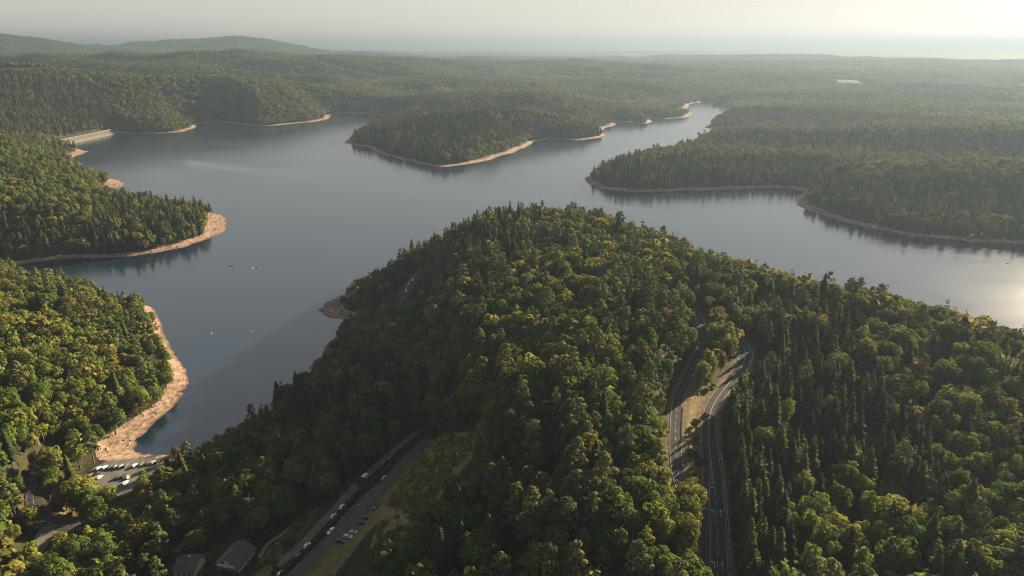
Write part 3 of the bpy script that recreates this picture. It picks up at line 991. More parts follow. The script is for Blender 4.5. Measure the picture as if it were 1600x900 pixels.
def scatter(name, label, cat, P, rot, scl, idx, protos):
    """One object of kind stuff: the given meshes set out on points by geometry nodes."""
    me = bpy.data.meshes.new(name)
    me.vertices.add(len(P))
    me.vertices.foreach_set('co', np.asarray(P, np.float32).ravel())
    for nm, ty, key, val in (('rot', 'FLOAT', 'value', rot), ('idx', 'INT', 'value', idx)):
        a = me.attributes.new(nm, ty, 'POINT')
        a.data.foreach_set(key, np.asarray(val, np.int32 if ty == 'INT' else np.float32))
    a = me.attributes.new('scl', 'FLOAT_VECTOR', 'POINT')
    a.data.foreach_set('vector', np.asarray(scl, np.float32).ravel())
    o = obj(name, me)
    ng = bpy.data.node_groups.new(name, 'GeometryNodeTree')
    ng.interface.new_socket('Geometry', in_out='INPUT', socket_type='NodeSocketGeometry')
    ng.interface.new_socket('Geometry', in_out='OUTPUT', socket_type='NodeSocketGeometry')
    N, L = ng.nodes, ng.links
    gi, go = N.new('NodeGroupInput'), N.new('NodeGroupOutput')
    iop = N.new('GeometryNodeInstanceOnPoints')
    jn = N.new('GeometryNodeJoinGeometry')
    for p in protos:
        oi = N.new('GeometryNodeObjectInfo')
        oi.inputs['Object'].default_value = p
        oi.inputs['As Instance'].default_value = False
        g2 = N.new('GeometryNodeGeometryToInstance')
        L.new(oi.outputs['Geometry'], g2.inputs[0])
        L.new(g2.outputs[0], jn.inputs[0])
    def named(nm, ty):
        a = N.new('GeometryNodeInputNamedAttribute')
        a.data_type = ty
        a.inputs['Name'].default_value = nm
        return next(s for s in a.outputs if s.enabled and s.name == 'Attribute')
    cx = N.new('ShaderNodeCombineXYZ')
    L.new(named('rot', 'FLOAT'), cx.inputs['Z'])
    L.new(gi.outputs[0], iop.inputs['Points'])
    L.new(jn.outputs[0], iop.inputs['Instance'])
    iop.inputs['Pick Instance'].default_value = True
    L.new(named('idx', 'INT'), iop.inputs['Instance Index'])
    L.new(cx.outputs[0], iop.inputs['Rotation'])
    L.new(named('scl', 'FLOAT_VECTOR'), iop.inputs['Scale'])
    L.new(iop.outputs[0], go.inputs[0])
    md = o.modifiers.new('scatter', 'NODES')
    md.node_group = ng
    return tag(o, label, cat, kind='stuff')

# ------------------------------------------------------------------ where trees stand
def horizon_cull(x, y, ztop, margin_k, zcan):
    """True where a crown can be seen over what stands between it and the drone (with a margin for a step aside)."""
    th = np.arctan2(x, y); rr = np.hypot(x, y)
    na, nr = 900, 420
    ta = np.linspace(R(-52), R(52), na); ra = np.geomspace(60, 9800, nr)
    T, RR = np.meshgrid(ta, ra)
    gx, gy = RR * np.sin(T), RR * np.cos(T)
    s0 = shore_distance(gx.ravel(), gy.ravel())
    z = ground(gx.ravel(), gy.ravel(), s0).reshape(RR.shape) + (s0.reshape(RR.shape) > 20) * zcan
    cm = np.maximum.accumulate((z - CAM_Z) / RR, 0)
    ia = np.clip(((th - ta[0]) / (ta[1] - ta[0])).astype(int), 0, na - 1)
    ir = np.clip(np.searchsorted(ra, rr * 0.985) - 2, 0, nr - 1)
    return (ztop - CAM_Z) / rr >= cm[ir, ia] - margin_k / rr

def sun_slope(x, y, z):
    """How far the land falls towards the sun: dark spruce and bright broadleaf put its shade and sunlight into crown colour."""
    k = 25.0
    return (z - ground(x + k * math.sin(R(SUN_AZ)), y + k * math.cos(R(SUN_AZ)))) / k

def crest(x, y, z, k):
    """How far a spot stands above the land before and behind it: dark spruce in hollows and bright broadleaf on crests imitate raking light."""
    r = np.hypot(x, y)
    a = ground(x * (1 + k / r), y * (1 + k / r)); b = ground(x * (1 - k / r), y * (1 - k / r))
    return z - 0.5 * (a + b)

def species_weights(px, py, dep, x, y, sd, z):
    """Share of spruce, pine, birch, broadleaf at each spot."""
    n = len(px)
    W = np.zeros((n, 4))
    st = fbm(x / 170, y / 170, 3, 61); st2 = fbm(x / 110 + 40, y / 110, 3, 67)
    con = np.clip(smooth(0.44, 0.58, st) - 3.0 * sun_slope(x, y, z) - np.where(np.hypot(x, y) > 900, 0.055 * (crest(x, y, z, 140.0) - 3), 0), 0, 1)  # species colour exaggerates shaded slopes and lit crests
    def put(m, w, clump=0.6):
        w = np.array(w)
        a = w * np.array([2.2, 1.2, 0.35, 0.45]); b = w * np.array([0.3, 0.7, 1.5, 1.4])
        mixd = w + clump * ((a - w) * con[:, None] + (b - w) * (1 - con[:, None]))
        W[m] = mixd[m]
    allm = np.ones(n, bool)
    put(allm, (0.34, 0.12, 0.20, 0.34), 1.15)
    B = (px < 420) & (dep > 780) & (dep < 1700)
    put(B, (0.20, 0.20, 0.17, 0.43), 0.8)
    A = (px < 330) & (dep < 800)
    put(A, (0.13, 0.15, 0.18, 0.54), 0.7)
    put(A & in_poly(px, py, [(-200,470),(20,478),(70,490),(150,520),(165,560),(170,640),(110,690),(60,665),(0,690),(-200,700)]), (0.0, 0.01, 0.86, 0.13), 0)
    D = (dep > 1000)
    dark, pale = (0.80, 0.08, 0.03, 0.09), (0.04, 0.06, 0.42, 0.48)  # dark and bright species bands stand in for shaded slopes and lit crests
    for poly in ([(-60,98),(150,108),(160,200),(-60,218)], [(290,118),(385,128),(392,192),(308,190)], [(540,228),(640,172),(800,166),(832,226),(700,258)],
                 [(800,190),(940,196),(945,216),(835,218)], [(930,300),(960,248),(1340,242),(1262,300)], [(1150,206),(1700,208),(1700,226),(1150,226)],
                 [(1130,166),(1700,166),(1700,188),(1130,190)], [(1250,330),(1290,285),(1700,270),(1700,390),(1400,372)]):
        put(D & in_poly(px, py, poly), dark, 0.25)
    for poly in ([(150,132),(280,148),(292,202),(205,204)], [(398,126),(500,138),(514,186),(400,194)], [(720,236),(830,208),(836,226),(735,254)], [(1090,190),(1700,186),(1700,206),(1130,206)],
                 [(960,232),(1080,226),(1345,228),(1345,241),(970,250)], [(1300,243),(1700,228),(1700,268),(1280,284)], [(820,136),(1010,150),(1000,185),(850,165)]):
        put(D & in_poly(px, py, poly), pale, 0.25)
    put(B & in_poly(px, py, [(180,305),(320,316),(330,352),(200,385),(120,380)]), (0.55, 0.18, 0.07, 0.20), 0.5)
    put(B & in_poly(px, py, [(60,262),(170,272),(165,302),(40,305)]), pale, 0.4)  # bright crown colour stands in for sunlight on this bank
    F = (dep < 960) & ~A & ~B
    put(F, (0.06, 0.12, 0.17, 0.65), 0.4)
    put(F & in_poly(px, py, [(540,470),(640,385),(760,325),(860,345),(900,395),(860,440),(740,470),(660,490)]), (0.24, 0.18, 0.10, 0.48), 0.8)
    put(F & in_poly(px, py, [(950,420),(1050,440),(1070,520),(1050,590),(1030,650),(930,650),(900,560)]), (0.08, 0.62, 0.05, 0.25), 0.2)
    put(F & in_poly(px, py, [(780,640),(930,640),(1000,700),(940,820),(800,830),(740,770)]), (0.10, 0.66, 0.04, 0.20), 0.2)
    put(F & in_poly(px, py, [(380,640),(520,520),(640,560),(700,640),(660,700),(480,780),(380,760)]), (0.42, 0.12, 0.04, 0.42), 0.8)
    put(F & in_poly(px, py, [(-50,690),(250,690),(420,700),(400,905),(-50,905)]), (0.10, 0.06, 0.14, 0.70), 0.4)
    put(F & in_poly(px, py, [(690,760),(790,780),(760,905),(640,905)]), (0.45, 0.2, 0.05, 0.30), 0.2)
    put(F & in_poly(px, py, [(1040,360),(1300,440),(1420,480),(1380,500),(1180,460),(1060,420)]), (0.30, 0.10, 0.10, 0.50), 0.9)
    put(F & in_poly(px, py, [(1400,440),(1800,520),(1800,760),(1560,740),(1400,620),(1260,520)]), (0.10, 0.05, 0.33, 0.52), 0.4)
    put(F & in_poly(px, py, [(1140,560),(1175,515),(1230,505),(1340,540),(1400,620),(1470,720),(1480,790),(1400,765),(1310,725),(1235,745),(1255,905),(1135,905),(1135,660)]), (0.90, 0.03, 0.02, 0.05), 0)
    put(F & in_poly(px, py, [(1255,905),(1235,800),(1310,735),(1420,775),(1480,800),(1520,905)]), (0.10, 0.02, 0.66, 0.22), 0)
    put(F & in_poly(px, py, [(1380,905),(1400,760),(1500,800),(1520,905)]), (0.55, 0.02, 0.15, 0.28), 0)
    put(F & in_poly(px, py, [(1060,520),(1170,490),(1165,560),(1090,640),(1060,600)]), (0.02, 0.05, 0.45, 0.48), 0)
    edge = (sd < 24)
    W[edge] *= np.array([0.55, 0.8, 1.9, 1.3])
    W = np.maximum(W, 0.004)
    return W / W.sum(1, keepdims=True)

def grid_points(r0, r1, step, half_deg):
    n = int(2 * r1 / step)
    gx, gy = np.meshgrid((np.arange(n) - n / 2) * step, np.arange(int(r1 / step)) * step)
    gx = gx + (np.arange(gy.shape[0])[:, None] % 2) * step / 2
    gx, gy = gx.ravel() + rng.uniform(-0.36, 0.36, gx.size) * step, gy.ravel() + rng.uniform(-0.36, 0.36, gy.size) * step
    r = np.hypot(gx, gy)
    m = (r >= r0) & (r < r1) & (np.abs(np.arctan2(gx, gy)) < R(half_deg))
    return gx[m], gy[m]

def in_clear(x, y, z, h, rad):
    bad = np.zeros(len(x), bool)
    for f in (0.12, 0.55, 0.95):
        px, py, dep = project(x, y, z + h * f)
        s = FPX / np.maximum(dep, 1) * rad * (0.75 if f < 0.9 else 0.35)
        for poly, dmax in CLEAR:
            for k in (-1, 0, 1):
                bad |= in_poly(px + k * s, py, poly) & (dep < dmax)
    return bad

def off_roads(x, y, gap=2.5):
    ok = np.ones(len(x), bool)
    for rp in ROADS.values():
        A = np.array(rp)
        bb = (x > A[:, 0].min() - 20) & (x < A[:, 0].max() + 20) & (y > A[:, 1].min() - 20) & (y < A[:, 1].max() + 20)
        if bb.any():
            d, i, t = seg_nearest(x[bb], y[bb], rp)
            ok[bb] &= d > A[i, 3] / 2 + gap
    ok &= ~in_poly(x, y, PARK)
    d, _, _ = seg_nearest(x, y, PARK, True)
    ok &= d > 3
    for c, rad, _z in PADS:
        ok &= np.hypot(x - c[0], y - c[1]) > rad
    return ok

# the dam: its crest line, kept clear
DAM_A, DAM_B = unproject(60, 225.5, 11), unproject(180, 200.5, 11)

def place_trees():
    bands = [(95, 660, 5.1, 54), (660, 1500, 5.4, 50), (1500, 2700, 6.2, 47)]
    out = []
    for lod, (r0, r1, step, half) in enumerate(bands):
        x, y = grid_points(r0, r1, step, half)
        sd = shore_distance(x, y)
        m = sd > 4
        x, y, sd = x[m], y[m], sd[m]
        z, sd, bw = ground(x, y, sd, True)
        m = (sd > bw * (0.6 + 0.5 * fbm(x / 30, y / 30, 2, 71)) + 1.0)
        dd, _, _ = seg_nearest(x, y, [DAM_A, DAM_B])
        m &= dd > 27
        x, y, z, sd = x[m], y[m], z[m], sd[m]
        if lod < 2:
            ok = off_roads(x, y)
            x, y, z, sd = x[ok], y[ok], z[ok], sd[ok]
        m = horizon_cull(x, y, z + 24, 14.0 if lod else 20.0, 16.0)
        x, y, z, sd = x[m], y[m], z[m], sd[m]
        px, py, dep = project(x, y, z + 12)
        W = species_weights(px, py, dep, x, y, sd, z)
        cs = np.cumsum(W, 1)
        sp = (rng.uniform(0, 1, len(x))[:, None] > cs).sum(1).clip(0, 3)
        keep = rng.uniform(0, 1, len(x)) < np.array([0.46, 0.46, 0.78, 0.40])[sp]
        x, y, z, px, py, dep, sp, sd = (a[keep] for a in (x, y, z, px, py, dep, sp, sd))
        var = np.array([rng.integers(0, NVAR[KINDS[s]]) for s in sp])
        var = np.where((sp == 3) & (var % 4 == 2) & (rng.uniform(0, 1, len(x)) < 0.7), var - 1, var)
        s = rng.uniform(0.70, 1.26, len(x)) * (0.88 + 0.32 * fbm(x / 80, y / 80, 2, 91))
        s = s * np.clip(0.66 + sd / 50, 0.6, 1.0)
        wide = s * rng.uniform(0.88, 1.14, len(x))
        out.append(dict(x=x, y=y, z=z, px=px, py=py, dep=dep, sp=sp, var=var, s=s, w=wide, rot=rng.uniform(0, 6.28, len(x)), sd=sd))
    return out

# trees that stand out in the photograph: (kind, tone, px, py of the tree top, ground height, height, width factor, label)
SPECIAL = [
    ('broadleaf', 'bare', 912, 826, 72, 17, 0.62, 'half bare reddish brown tree among green crowns beside the pines'),
    ('broadleaf', 'golden', 963, 757, 73, 11, 0.55, 'small round golden orange tree on the slope right of the tall pines'),
    ('cedar', 'cedar', 388, 776, 15, 19, 1.15, 'broad blue grey cedar with layered boughs above the gabled house'),
    ('broadleaf', 'russet', 272, 697, 4, 11, 0.55, 'small russet tree beside the lakeside car park'),
    ('broadleaf', 'russet', 259, 714, 4, 9, 0.5, 'reddish orange bushy tree at the right end of the car park row'),
    ('broadleaf', 'russet', 655, 483, 58, 15, 0.7, 'rust brown tree on the left flank of the wooded headland'),
    ('broadleaf', 'golden', 313, 890, 19, 7, 0.5, 'little amber leaved tree between the two houses'),
    ('spruce', 'spruce', 755, 325, 68, 25, 1.0, 'lone pointed spruce standing proud of the headland crest'),
    ('spruce', 'spruce', 643, 371, 40, 25, 1.1, 'taller of the two dark spruces on the headland shoulder over the water'),
    ('spruce', 'spruce', 631, 383, 36, 22, 1.0, 'slimmer dark spruce at the outer edge of the headland shoulder'),
    ('pine', 'pine', 826, 726, 73, 24, 1.1, 'left one of the two tall rounded pines over the dark hollow'),
    ('pine', 'pine', 848, 735, 73, 24, 1.1, 'right one of the two tall rounded pines with a pale trunk showing'),
    ('broadleaf', 'broadleaf', 1092, 206, 3, 15, 1.0, 'lone dark tree on the far point beside the bright water'),
]
def place_special(trees):
    """Stand the marked trees, and free their places."""
    for kind, tone, px, py, zg, h, wf, label in SPECIAL:
        z = zg
        for _ in range(12):
            p = unproject(px, py, z + h)
            z = 0.5 * z + 0.5 * gz(p[0], p[1])
        base = 'pine' if kind == 'cedar' else kind
        v = 2 if kind != 'cedar' else 0
        if kind == 'cedar':
            r = np.random.default_rng(5)
            lumps = []
            for i in range(30):
                u = (i + 0.5) / 30
                a = i * 2.39996
                w = 7.2 * (0.15 + 0.85 * u ** 0.8) * r.uniform(0.55, 1)
                lumps.append((math.cos(a) * w, math.sin(a) * w, 18 - 14.5 * u, 2.2 * (0.5 + 0.6 * u), 0.75))
            V, Fq, T, SN = lumps_crown(r, lumps, 2200, 0.62)
            crown = new_mesh('cedar_crown', V, Fq, [tone_mat('cedar', 0)], None, False, None, T, SN)
            tr, H = PROTO['pine', 0][1], 19.0
        else:
            crown, tr, H, _r = PROTO[base, v]
            if tone != kind:
                crown = crown.copy()
                crown.materials[0] = tone_mat(tone, 0)
        s = h / H
        t = thing('%s_tree' % kind, label, kind + ' tree' if kind != 'broadleaf' else 'tree', (p[0], p[1], gz(p[0], p[1])), random.uniform(0, 6))
        t.scale = (s * (wf if kind != 'cedar' else 1) * (1.25 if h < 14 else 1), s * (wf if kind != 'cedar' else 1) * (1.25 if h < 14 else 1), s)
        obj('crown', crown, t); obj('trunk', tr, t)
        for T_ in trees[:1]:
            d = np.hypot(T_['x'] - p[0], T_['y'] - p[1])
            ps = (np.abs(T_['px'] - px) < 16) & (T_['py'] > py) & (T_['py'] < py + 55) & (T_['dep'] < np.hypot(p[1], 250 - z) + 2) & (T_['dep'] > np.hypot(p[1], 250 - z) - 28)
            kill = (d < 5.5) | (ps & (p[1] < 700))
            for k in T_: T_[k] = T_[k][~kill]

FORCED = [   # trees whose tops are marked in the photograph: kind, pixel of the top, ground height, size
    (3,1146,503,69,1.0),(3,1128,512,69.5,0.95),(3,1112,524,70,0.9),(2,1140,520,69,1.0),(3,1124,532,69,1.0),(2,1105,545,70,0.95),(3,1112,552,69.5,0.9),(3,1136,530,69,0.95),
    (2,1098,562,70,0.95),(3,1122,548,69,0.9),(2,1108,568,69.5,0.85),(2,1096,576,70,0.85),(3,1150,515,69,0.9),(2,1128,560,68.8,0.7)]
def force_trees(trees):
    T = trees[0]
    add = {k: [] for k in T}
    for sp, px, py, zg, s in FORCED:
        v = int(rng.integers(0, 2)); h = PROTO[KINDS[sp], v][2] * s
        p = unproject(px, py, zg + h)
        z = gz(p[0], p[1])
        q = project(p[0], p[1], z + 10)
        for k, val in dict(x=p[0], y=p[1], z=z, px=float(q[0]), py=float(q[1]), dep=float(q[2]), sp=sp, var=v, s=s, w=s * 0.95, rot=rng.uniform(0, 6), sd=99.0).items():
            add[k].append(val)
    # the wall of dark spruces right of the main road, and the crowns crowding its left edge lower down
    S = frames(ROADS['main'])[3]
    hw = lambda q: np.interp(q, S, [p[3] for p in ROADS['main']]) / 2
    rows = [(s_, 1, 0, 6.3 + rng.uniform(0, 2.2)) for s_ in np.arange(0, run_at('main', 612), 3.9)]
    rows += [(s_, 1, 0, 10.5 + rng.uniform(0, 2.5)) for s_ in np.arange(2, run_at('main', 612), 4.6)]
    rows += [(s_, -1, 3 if rng.uniform() < 0.7 else 2, 5.0 + rng.uniform(0, 2.0)) for s_ in np.arange(0, run_at('main', 806), 5.0)]
    for s_, side, sp, off in rows:
        q0 = road_point('main', s_ + rng.uniform(-1, 1), side * (hw(s_) + off))
        z = gz(q0[0], q0[1])
        q = project(q0[0], q0[1], z + 10)
        s = rng.uniform(0.82, 1.12)
        for k, val in dict(x=q0[0], y=q0[1], z=z, px=float(q[0]), py=float(q[1]), dep=float(q[2]), sp=sp, var=int(rng.integers(0, NVAR[KINDS[sp]])), s=s, w=s * 0.95, rot=rng.uniform(0, 6), sd=99.0).items():
            add[k].append(val)
    for k in T: T[k] = np.concatenate([T[k], np.array(add[k]).astype(T[k].dtype)])

def zone_of(px, py, dep):
    if px < 330 and dep >= 780: return 'on the left headland'
    if px < 300 and dep < 800 and py < 700:
        if px < 70: return 'far left on the near bank'
        return 'on the near left bank' if px < 175 else 'beside the near pink beach'
    if px < 420 and py > 700:
        return 'around the hairpin road' if px < 130 else ('in front of the car park' if py < 800 else 'behind the two houses')
    if px < 420: return 'right of the beach'
    if dep > 900: return 'across the water'
    if px > 1130:
        if py > 740: return 'right of the turning lane' if px < 1270 else ('low on the right slope' if px < 1430 else 'in the bottom right corner')
        if py > 560: return 'right of the road fork' if px < 1300 else ('halfway up the right slope' if px < 1460 else 'at the slope right edge')
        return 'on the ridge before the water' if px < 1380 else 'at the far ridge end'
    if px > 1040 and py > 470: return 'between the two roads' if px > 1085 and py < 640 else 'left of the branch road'
    if py > 660:
        if px > 760: return 'left of the turning lane' if px > 930 else 'around the two tall pines'
        return 'around the shaded valley road'
    if px < 620 and py > 500: return 'on the shaded shore flank'
    if px < 700 and py > 500: return 'above the valley road end'
    if py < 400: return 'on the headland crest'
    if px < 700: return 'by the headland shore'
    return 'on the sunlit headland' if py < 560 else 'above the dark hollow'
TONE_WORD = {'spruce': ['dark green', 'olive', 'deep green'], 'pine': ['grey green', 'tawny', 'deep green'],
             'birch': ['fresh green', 'yellow green', 'mid green'], 'broadleaf': ['mid green', 'olive gold', 'bronze', 'deep green']}
FORM_WORD = {'spruce': ('pointed spruce', 'spruces'), 'pine': ('rounded pine', 'pines'), 'birch': ('slim birch', 'birches'), 'broadleaf': ('leafy tree', 'leafy trees')}
NTH = ['leftmost', 'second from left', 'third from left', 'fourth from left', 'fifth from left', 'sixth from left', 'seventh from left']
def label_trees(items):
    """items: (thing, size, tone, kind, zone, px, py). Same looks in the same place are told apart by where they stand among each other."""
    by = {}
    for it in items: by.setdefault(it[1:5], []).append(it)
    for (size, tone, kind, zone), L_ in by.items():
        one, many = FORM_WORD[kind]
        if len(L_) == 1:
            tag(L_[0][0], '%s %s %s %s' % (size, tone, one, zone), None, '%s %s' % (many, zone)); continue
        L_.sort(key=lambda i: i[6])
        rows = max(1, math.ceil(len(L_) / 5))
        rowname = {1: [''], 2: ['upper ', 'lower '], 3: ['upper ', 'middle ', 'lower ']}.get(rows) or ['topmost ', 'upper ', 'middle ', 'lower ', 'bottom ', 'nearest '][:rows]
        k = len(L_) / rows
        for r_ in range(rows):
            row = sorted(L_[int(round(r_ * k)):int(round((r_ + 1) * k))], key=lambda i: i[5])
            for j, it in enumerate(row):
                rn = rowname[min(r_, len(rowname) - 1)]
                if len(row) == 1: s_ = '%s%s %s %s %s' % (rn, size, tone, one, zone)
                elif j == len(row) - 1: s_ = 'rightmost among %s%s %s %s %s' % (rn, size, tone, many, zone)
                else: s_ = '%s among %s%s %s %s %s' % (NTH[j], rn, size, tone, many, zone)
                tag(it[0], s_, None, '%s %s' % (many, zone))
LIMIT = {'spruce': 290, 'pine': 230, 'birch': 270, 'broadleaf': 295}

def pick_individuals(trees):
    """The trees that show largest: near to far, each counts the picture cells it is the first to fill."""
    T = trees[0]
    n = len(T['x'])
    H = np.array([PROTO[KINDS[s], v][2] for s, v in zip(T['sp'], T['var'])]) * T['s']
    Rd = np.array([PROTO[KINDS[s], v][3] for s, v in zip(T['sp'], T['var'])]) * T['w']
    tx, ty, _ = project(T['x'], T['y'], T['z'] + H)
    bx, by, dep = project(T['x'], T['y'], T['z'] + H * 0.18)
    half = FPX / dep * Rd * 0.92
    filled = np.zeros((450, 800), bool)
    seen = np.zeros(n)
    for i in np.argsort(dep):
        x0, x1 = (tx[i] - half[i]) / 2, (tx[i] + half[i]) / 2
        y0, y1 = ty[i] / 2, (by[i] + half[i] * 0.5) / 2
        X0, X1, Y0, Y1 = max(int(x0), 0), min(int(x1) + 1, 800), max(int(y0), 0), min(int(y1) + 1, 450)
        if X0 >= X1 or Y0 >= Y1:
            continue
        yy, xx = np.mgrid[Y0:Y1, X0:X1]
        u = (xx + 0.5 - (x0 + x1) / 2) / max((x1 - x0) / 2, 0.5)
        v = (yy + 0.5 - y0) / max(y1 - y0, 1)
        if KINDS[T['sp'][i]] == 'spruce':
            m = np.abs(u) < v * 0.9 + 0.08
        else:
            m = u * u + (2 * v - 1) ** 2 < 1
        w = filled[Y0:Y1, X0:X1]
        seen[i] = (m & ~w).sum()
        w |= m
    chosen = np.zeros(n, bool)
    for k, kind in enumerate(KINDS):
        ids = np.where((T['sp'] == k) & (seen > 6))[0]
        chosen[ids[np.argsort(-seen[ids])][:LIMIT[kind] - 6]] = True
    return chosen

def plant():
    near_protos()
    trees = place_trees()
    T = trees[0]
    H = np.array([PROTO[KINDS[s], v][2] for s, v in zip(T['sp'], T['var'])]) * T['s']
    Rd = np.array([PROTO[KINDS[s], v][3] for s, v in zip(T['sp'], T['var'])]) * T['w']
    bad = in_clear(T['x'], T['y'], T['z'], H, Rd)
    for k in T: T[k] = T[k][~bad]
    T1 = trees[1]
    bad = in_clear(T1['x'], T1['y'], T1['z'], 17 * T1['s'], 3.2 * T1['w'])
    for k in T1: T1[k] = T1[k][~bad]
    force_trees(trees)
    place_special(trees)
    T = trees[0]
    chosen = pick_individuals(trees)
    print('trees', [len(t['x']) for t in trees], 'individual', int(chosen.sum()))
    proto_thing = {}
    items = []
    for i in np.where(chosen)[0]:
        kind = KINDS[T['sp'][i]]; v = int(T['var'][i])
        key = (kind, v)
        if key not in proto_thing:
            t = thing('%s_tree' % kind, None, 'tree')
            c = obj('crown', PROTO[key][0], t); k = obj('trunk', PROTO[key][1], t)
            proto_thing[key] = (t, c, k)
        else:
            t0, c0, k0 = proto_thing[key]
            t, c, k = t0.copy(), c0.copy(), k0.copy()
            for q in (t, c, k): col.objects.link(q)
            c.parent = t; k.parent = t
        s, w = float(T['s'][i]), float(T['w'][i])
        t.location = (T['x'][i], T['y'][i], T['z'][i])
        t.rotation_euler = (float(rng.normal(0, 0.02)), float(rng.normal(0, 0.02)), T['rot'][i])
        t.scale = (w, w, s)
        size = 'small' if s < 0.82 else ('tall' if s > 1.02 else 'medium')
        tag(t, None, {'spruce': 'spruce tree', 'pine': 'pine tree', 'birch': 'birch tree', 'broadleaf': 'tree'}[kind])
        items.append((t, size, TONE_WORD[kind][v % len(TONES[kind])], kind, zone_of(T['px'][i], T['py'][i], T['dep'][i]), T['px'][i], T['py'][i]))
    label_trees(items)
    # the rest of each kind, one object each
    lab = {'spruce': 'dark pointed spruces massed over the banks and headlands', 'pine': 'grey green rounded pines mixed through the woods',
           'birch': 'slim yellow green birches massed in young stands', 'broadleaf': 'round leafy crowns massed over the banks and headlands'}
    for k, kind in enumerate(KINDS):
        P, rot, scl, idx, protos = [], [], [], [], []
        for lod, Tt in enumerate(trees):
            m = Tt['sp'] == k
            if lod == 0: m = m & ~chosen
            protos_n = NVAR[kind] if lod < 2 else len(TONES[kind])
            base = len(protos)
            for v in range(protos_n): protos.append(joined_proto(kind, v, lod)[0])
            P.append(np.stack([Tt['x'][m], Tt['y'][m], Tt['z'][m]], 1)); rot.append(Tt['rot'][m])
            scl.append(np.stack([Tt['w'][m], Tt['w'][m], Tt['s'][m]], 1)); idx.append(base + Tt['var'][m] % protos_n)
        scatter('%s_forest' % kind, lab[kind], 'forest', np.vstack(P), np.concatenate(rot), np.vstack(scl), np.concatenate(idx), protos)
    # beyond: bits of forest
    x, y = grid_points(2700, 9200, 22, 44)
    sd = shore_distance(x, y)
    m = sd > 18
    x, y, sd = x[m], y[m], sd[m]
    z = ground(x, y, sd)
    m = horizon_cull(x, y, z + 24, 30.0, 14.0)
    m &= fbm(x / 400, y / 700, 3, 55) < 0.74 - 0.12 * smooth(6000, 9200, np.hypot(x, y))
    x, y, z = x[m], y[m], z[m]
    con = fbm(x / 260, y / 260, 3, 61) - 0.9 * sun_slope(x, y, z) - 0.010 * (crest(x, y, z, 240.0) - 4)  # darker or brighter patches imitate shaded and sunlit far slopes
    ix = np.clip(np.floor(smooth(0.40, 0.57, 0.6 * con + 0.4 * fbm(x / 800, y / 500, 2, 63)) * 6 + rng.uniform(-0.5, 0.5, len(x))), 0, 5).astype(int)
    protos = [patch_proto(np.array(w) / sum(w), 900 + i) for i, w in enumerate([(0.05, 0.05, 0.25, 0.65), (0.12, 0.08, 0.2, 0.6), (0.3, 0.1, 0.1, 0.5), (0.5, 0.1, 0.05, 0.35), (0.7, 0.1, 0.02, 0.18), (0.85, 0.05, 0.0, 0.1)])]
    sc = rng.uniform(0.85, 1.15, len(x))
    print('patches', len(x))
    scatter('distant_forest', 'unbroken forest rolling over the far hills beyond the lake', 'forest', np.stack([x, y, z], 1), rng.uniform(0, 6.28, len(x)), np.stack([sc, sc, sc], 1), ix, protos)

# ================================================================== roads and their markings
def frames(P):
    A = np.array([p[:3] for p in P])
    T = np.gradient(A[:, :2], axis=0)
    T /= np.linalg.norm(T, axis=1, keepdims=True)
    S = np.concatenate([[0], np.cumsum(np.linalg.norm(np.diff(A[:, :2], axis=0), axis=1))])
    return A, T, np.stack([T[:, 1], -T[:, 0]], 1), S          # points, tangents, rightward normals, run

def strip_mesh(name, P, material, z=0.0, thick=0.0):
    A, T, Nn, S = frames(P)
    hw = np.array([p[3] for p in P]) / 2
    cross = (-1, -0.5, 0, 0.5, 1)
    V = np.concatenate([np.column_stack([A[:, :2] + Nn * (hw * k)[:, None], A[:, 2] + z + 0.03 * (1 - abs(k))]) for k in cross])
    n = len(A)
    F = []
    for j in range(len(cross) - 1):
        for i in range(n - 1):
            F.append((j * n + i, (j + 1) * n + i, (j + 1) * n + i + 1, j * n + i + 1))
    return new_mesh(name, V, F, [material], None, True)

def road_point(key, s, off, dz=0.055):
    A, T, Nn, S = frames(ROADS[key])
    x = np.interp(s, S, A[:, 0]); y = np.interp(s, S, A[:, 1]); z = np.interp(s, S, A[:, 2])
    nx = np.interp(s, S, Nn[:, 0]); ny = np.interp(s, S, Nn[:, 1])
    return (x + nx * off, y + ny * off, z + dz)

def run_at(key, py):
    A, T, Nn, S = frames(ROADS[key])
    _, yy, _ = project(A[:, 0], A[:, 1], A[:, 2])
    i = np.argmin(np.abs(yy - py) + np.where(S > S[-1] * 0.9, 5, 0))
    return S[i]

def line(name, key, pts, width, parent, m):
    """A painted line through (run, offset) pairs."""
    V, F = [], []
    s0 = []
    for (a, oa), (b, ob) in zip(pts[:-1], pts[1:]):
        n = max(1, int(abs(b - a) / 3))
        for k in range(n):
            s0.append((a + (b - a) * k / n, oa + (ob - oa) * k / n))
    s0.append(pts[-1])
    for s, o_ in s0:
        V.append(road_point(key, s, o_ - width / 2)); V.append(road_point(key, s, o_ + width / 2))
    for i in range(len(s0) - 1):
        F.append((2 * i, 2 * i + 1, 2 * i + 3, 2 * i + 2))
    return obj(name, new_mesh(name, V, F, [m]), parent)

def road_poly(name, key, s, off, shape, parent, m):
    V = [road_point(key, s + q[1], off + q[0]) for q in shape]
    return obj(name, new_mesh(name, V, [tuple(range(len(V)))], [m]), parent)

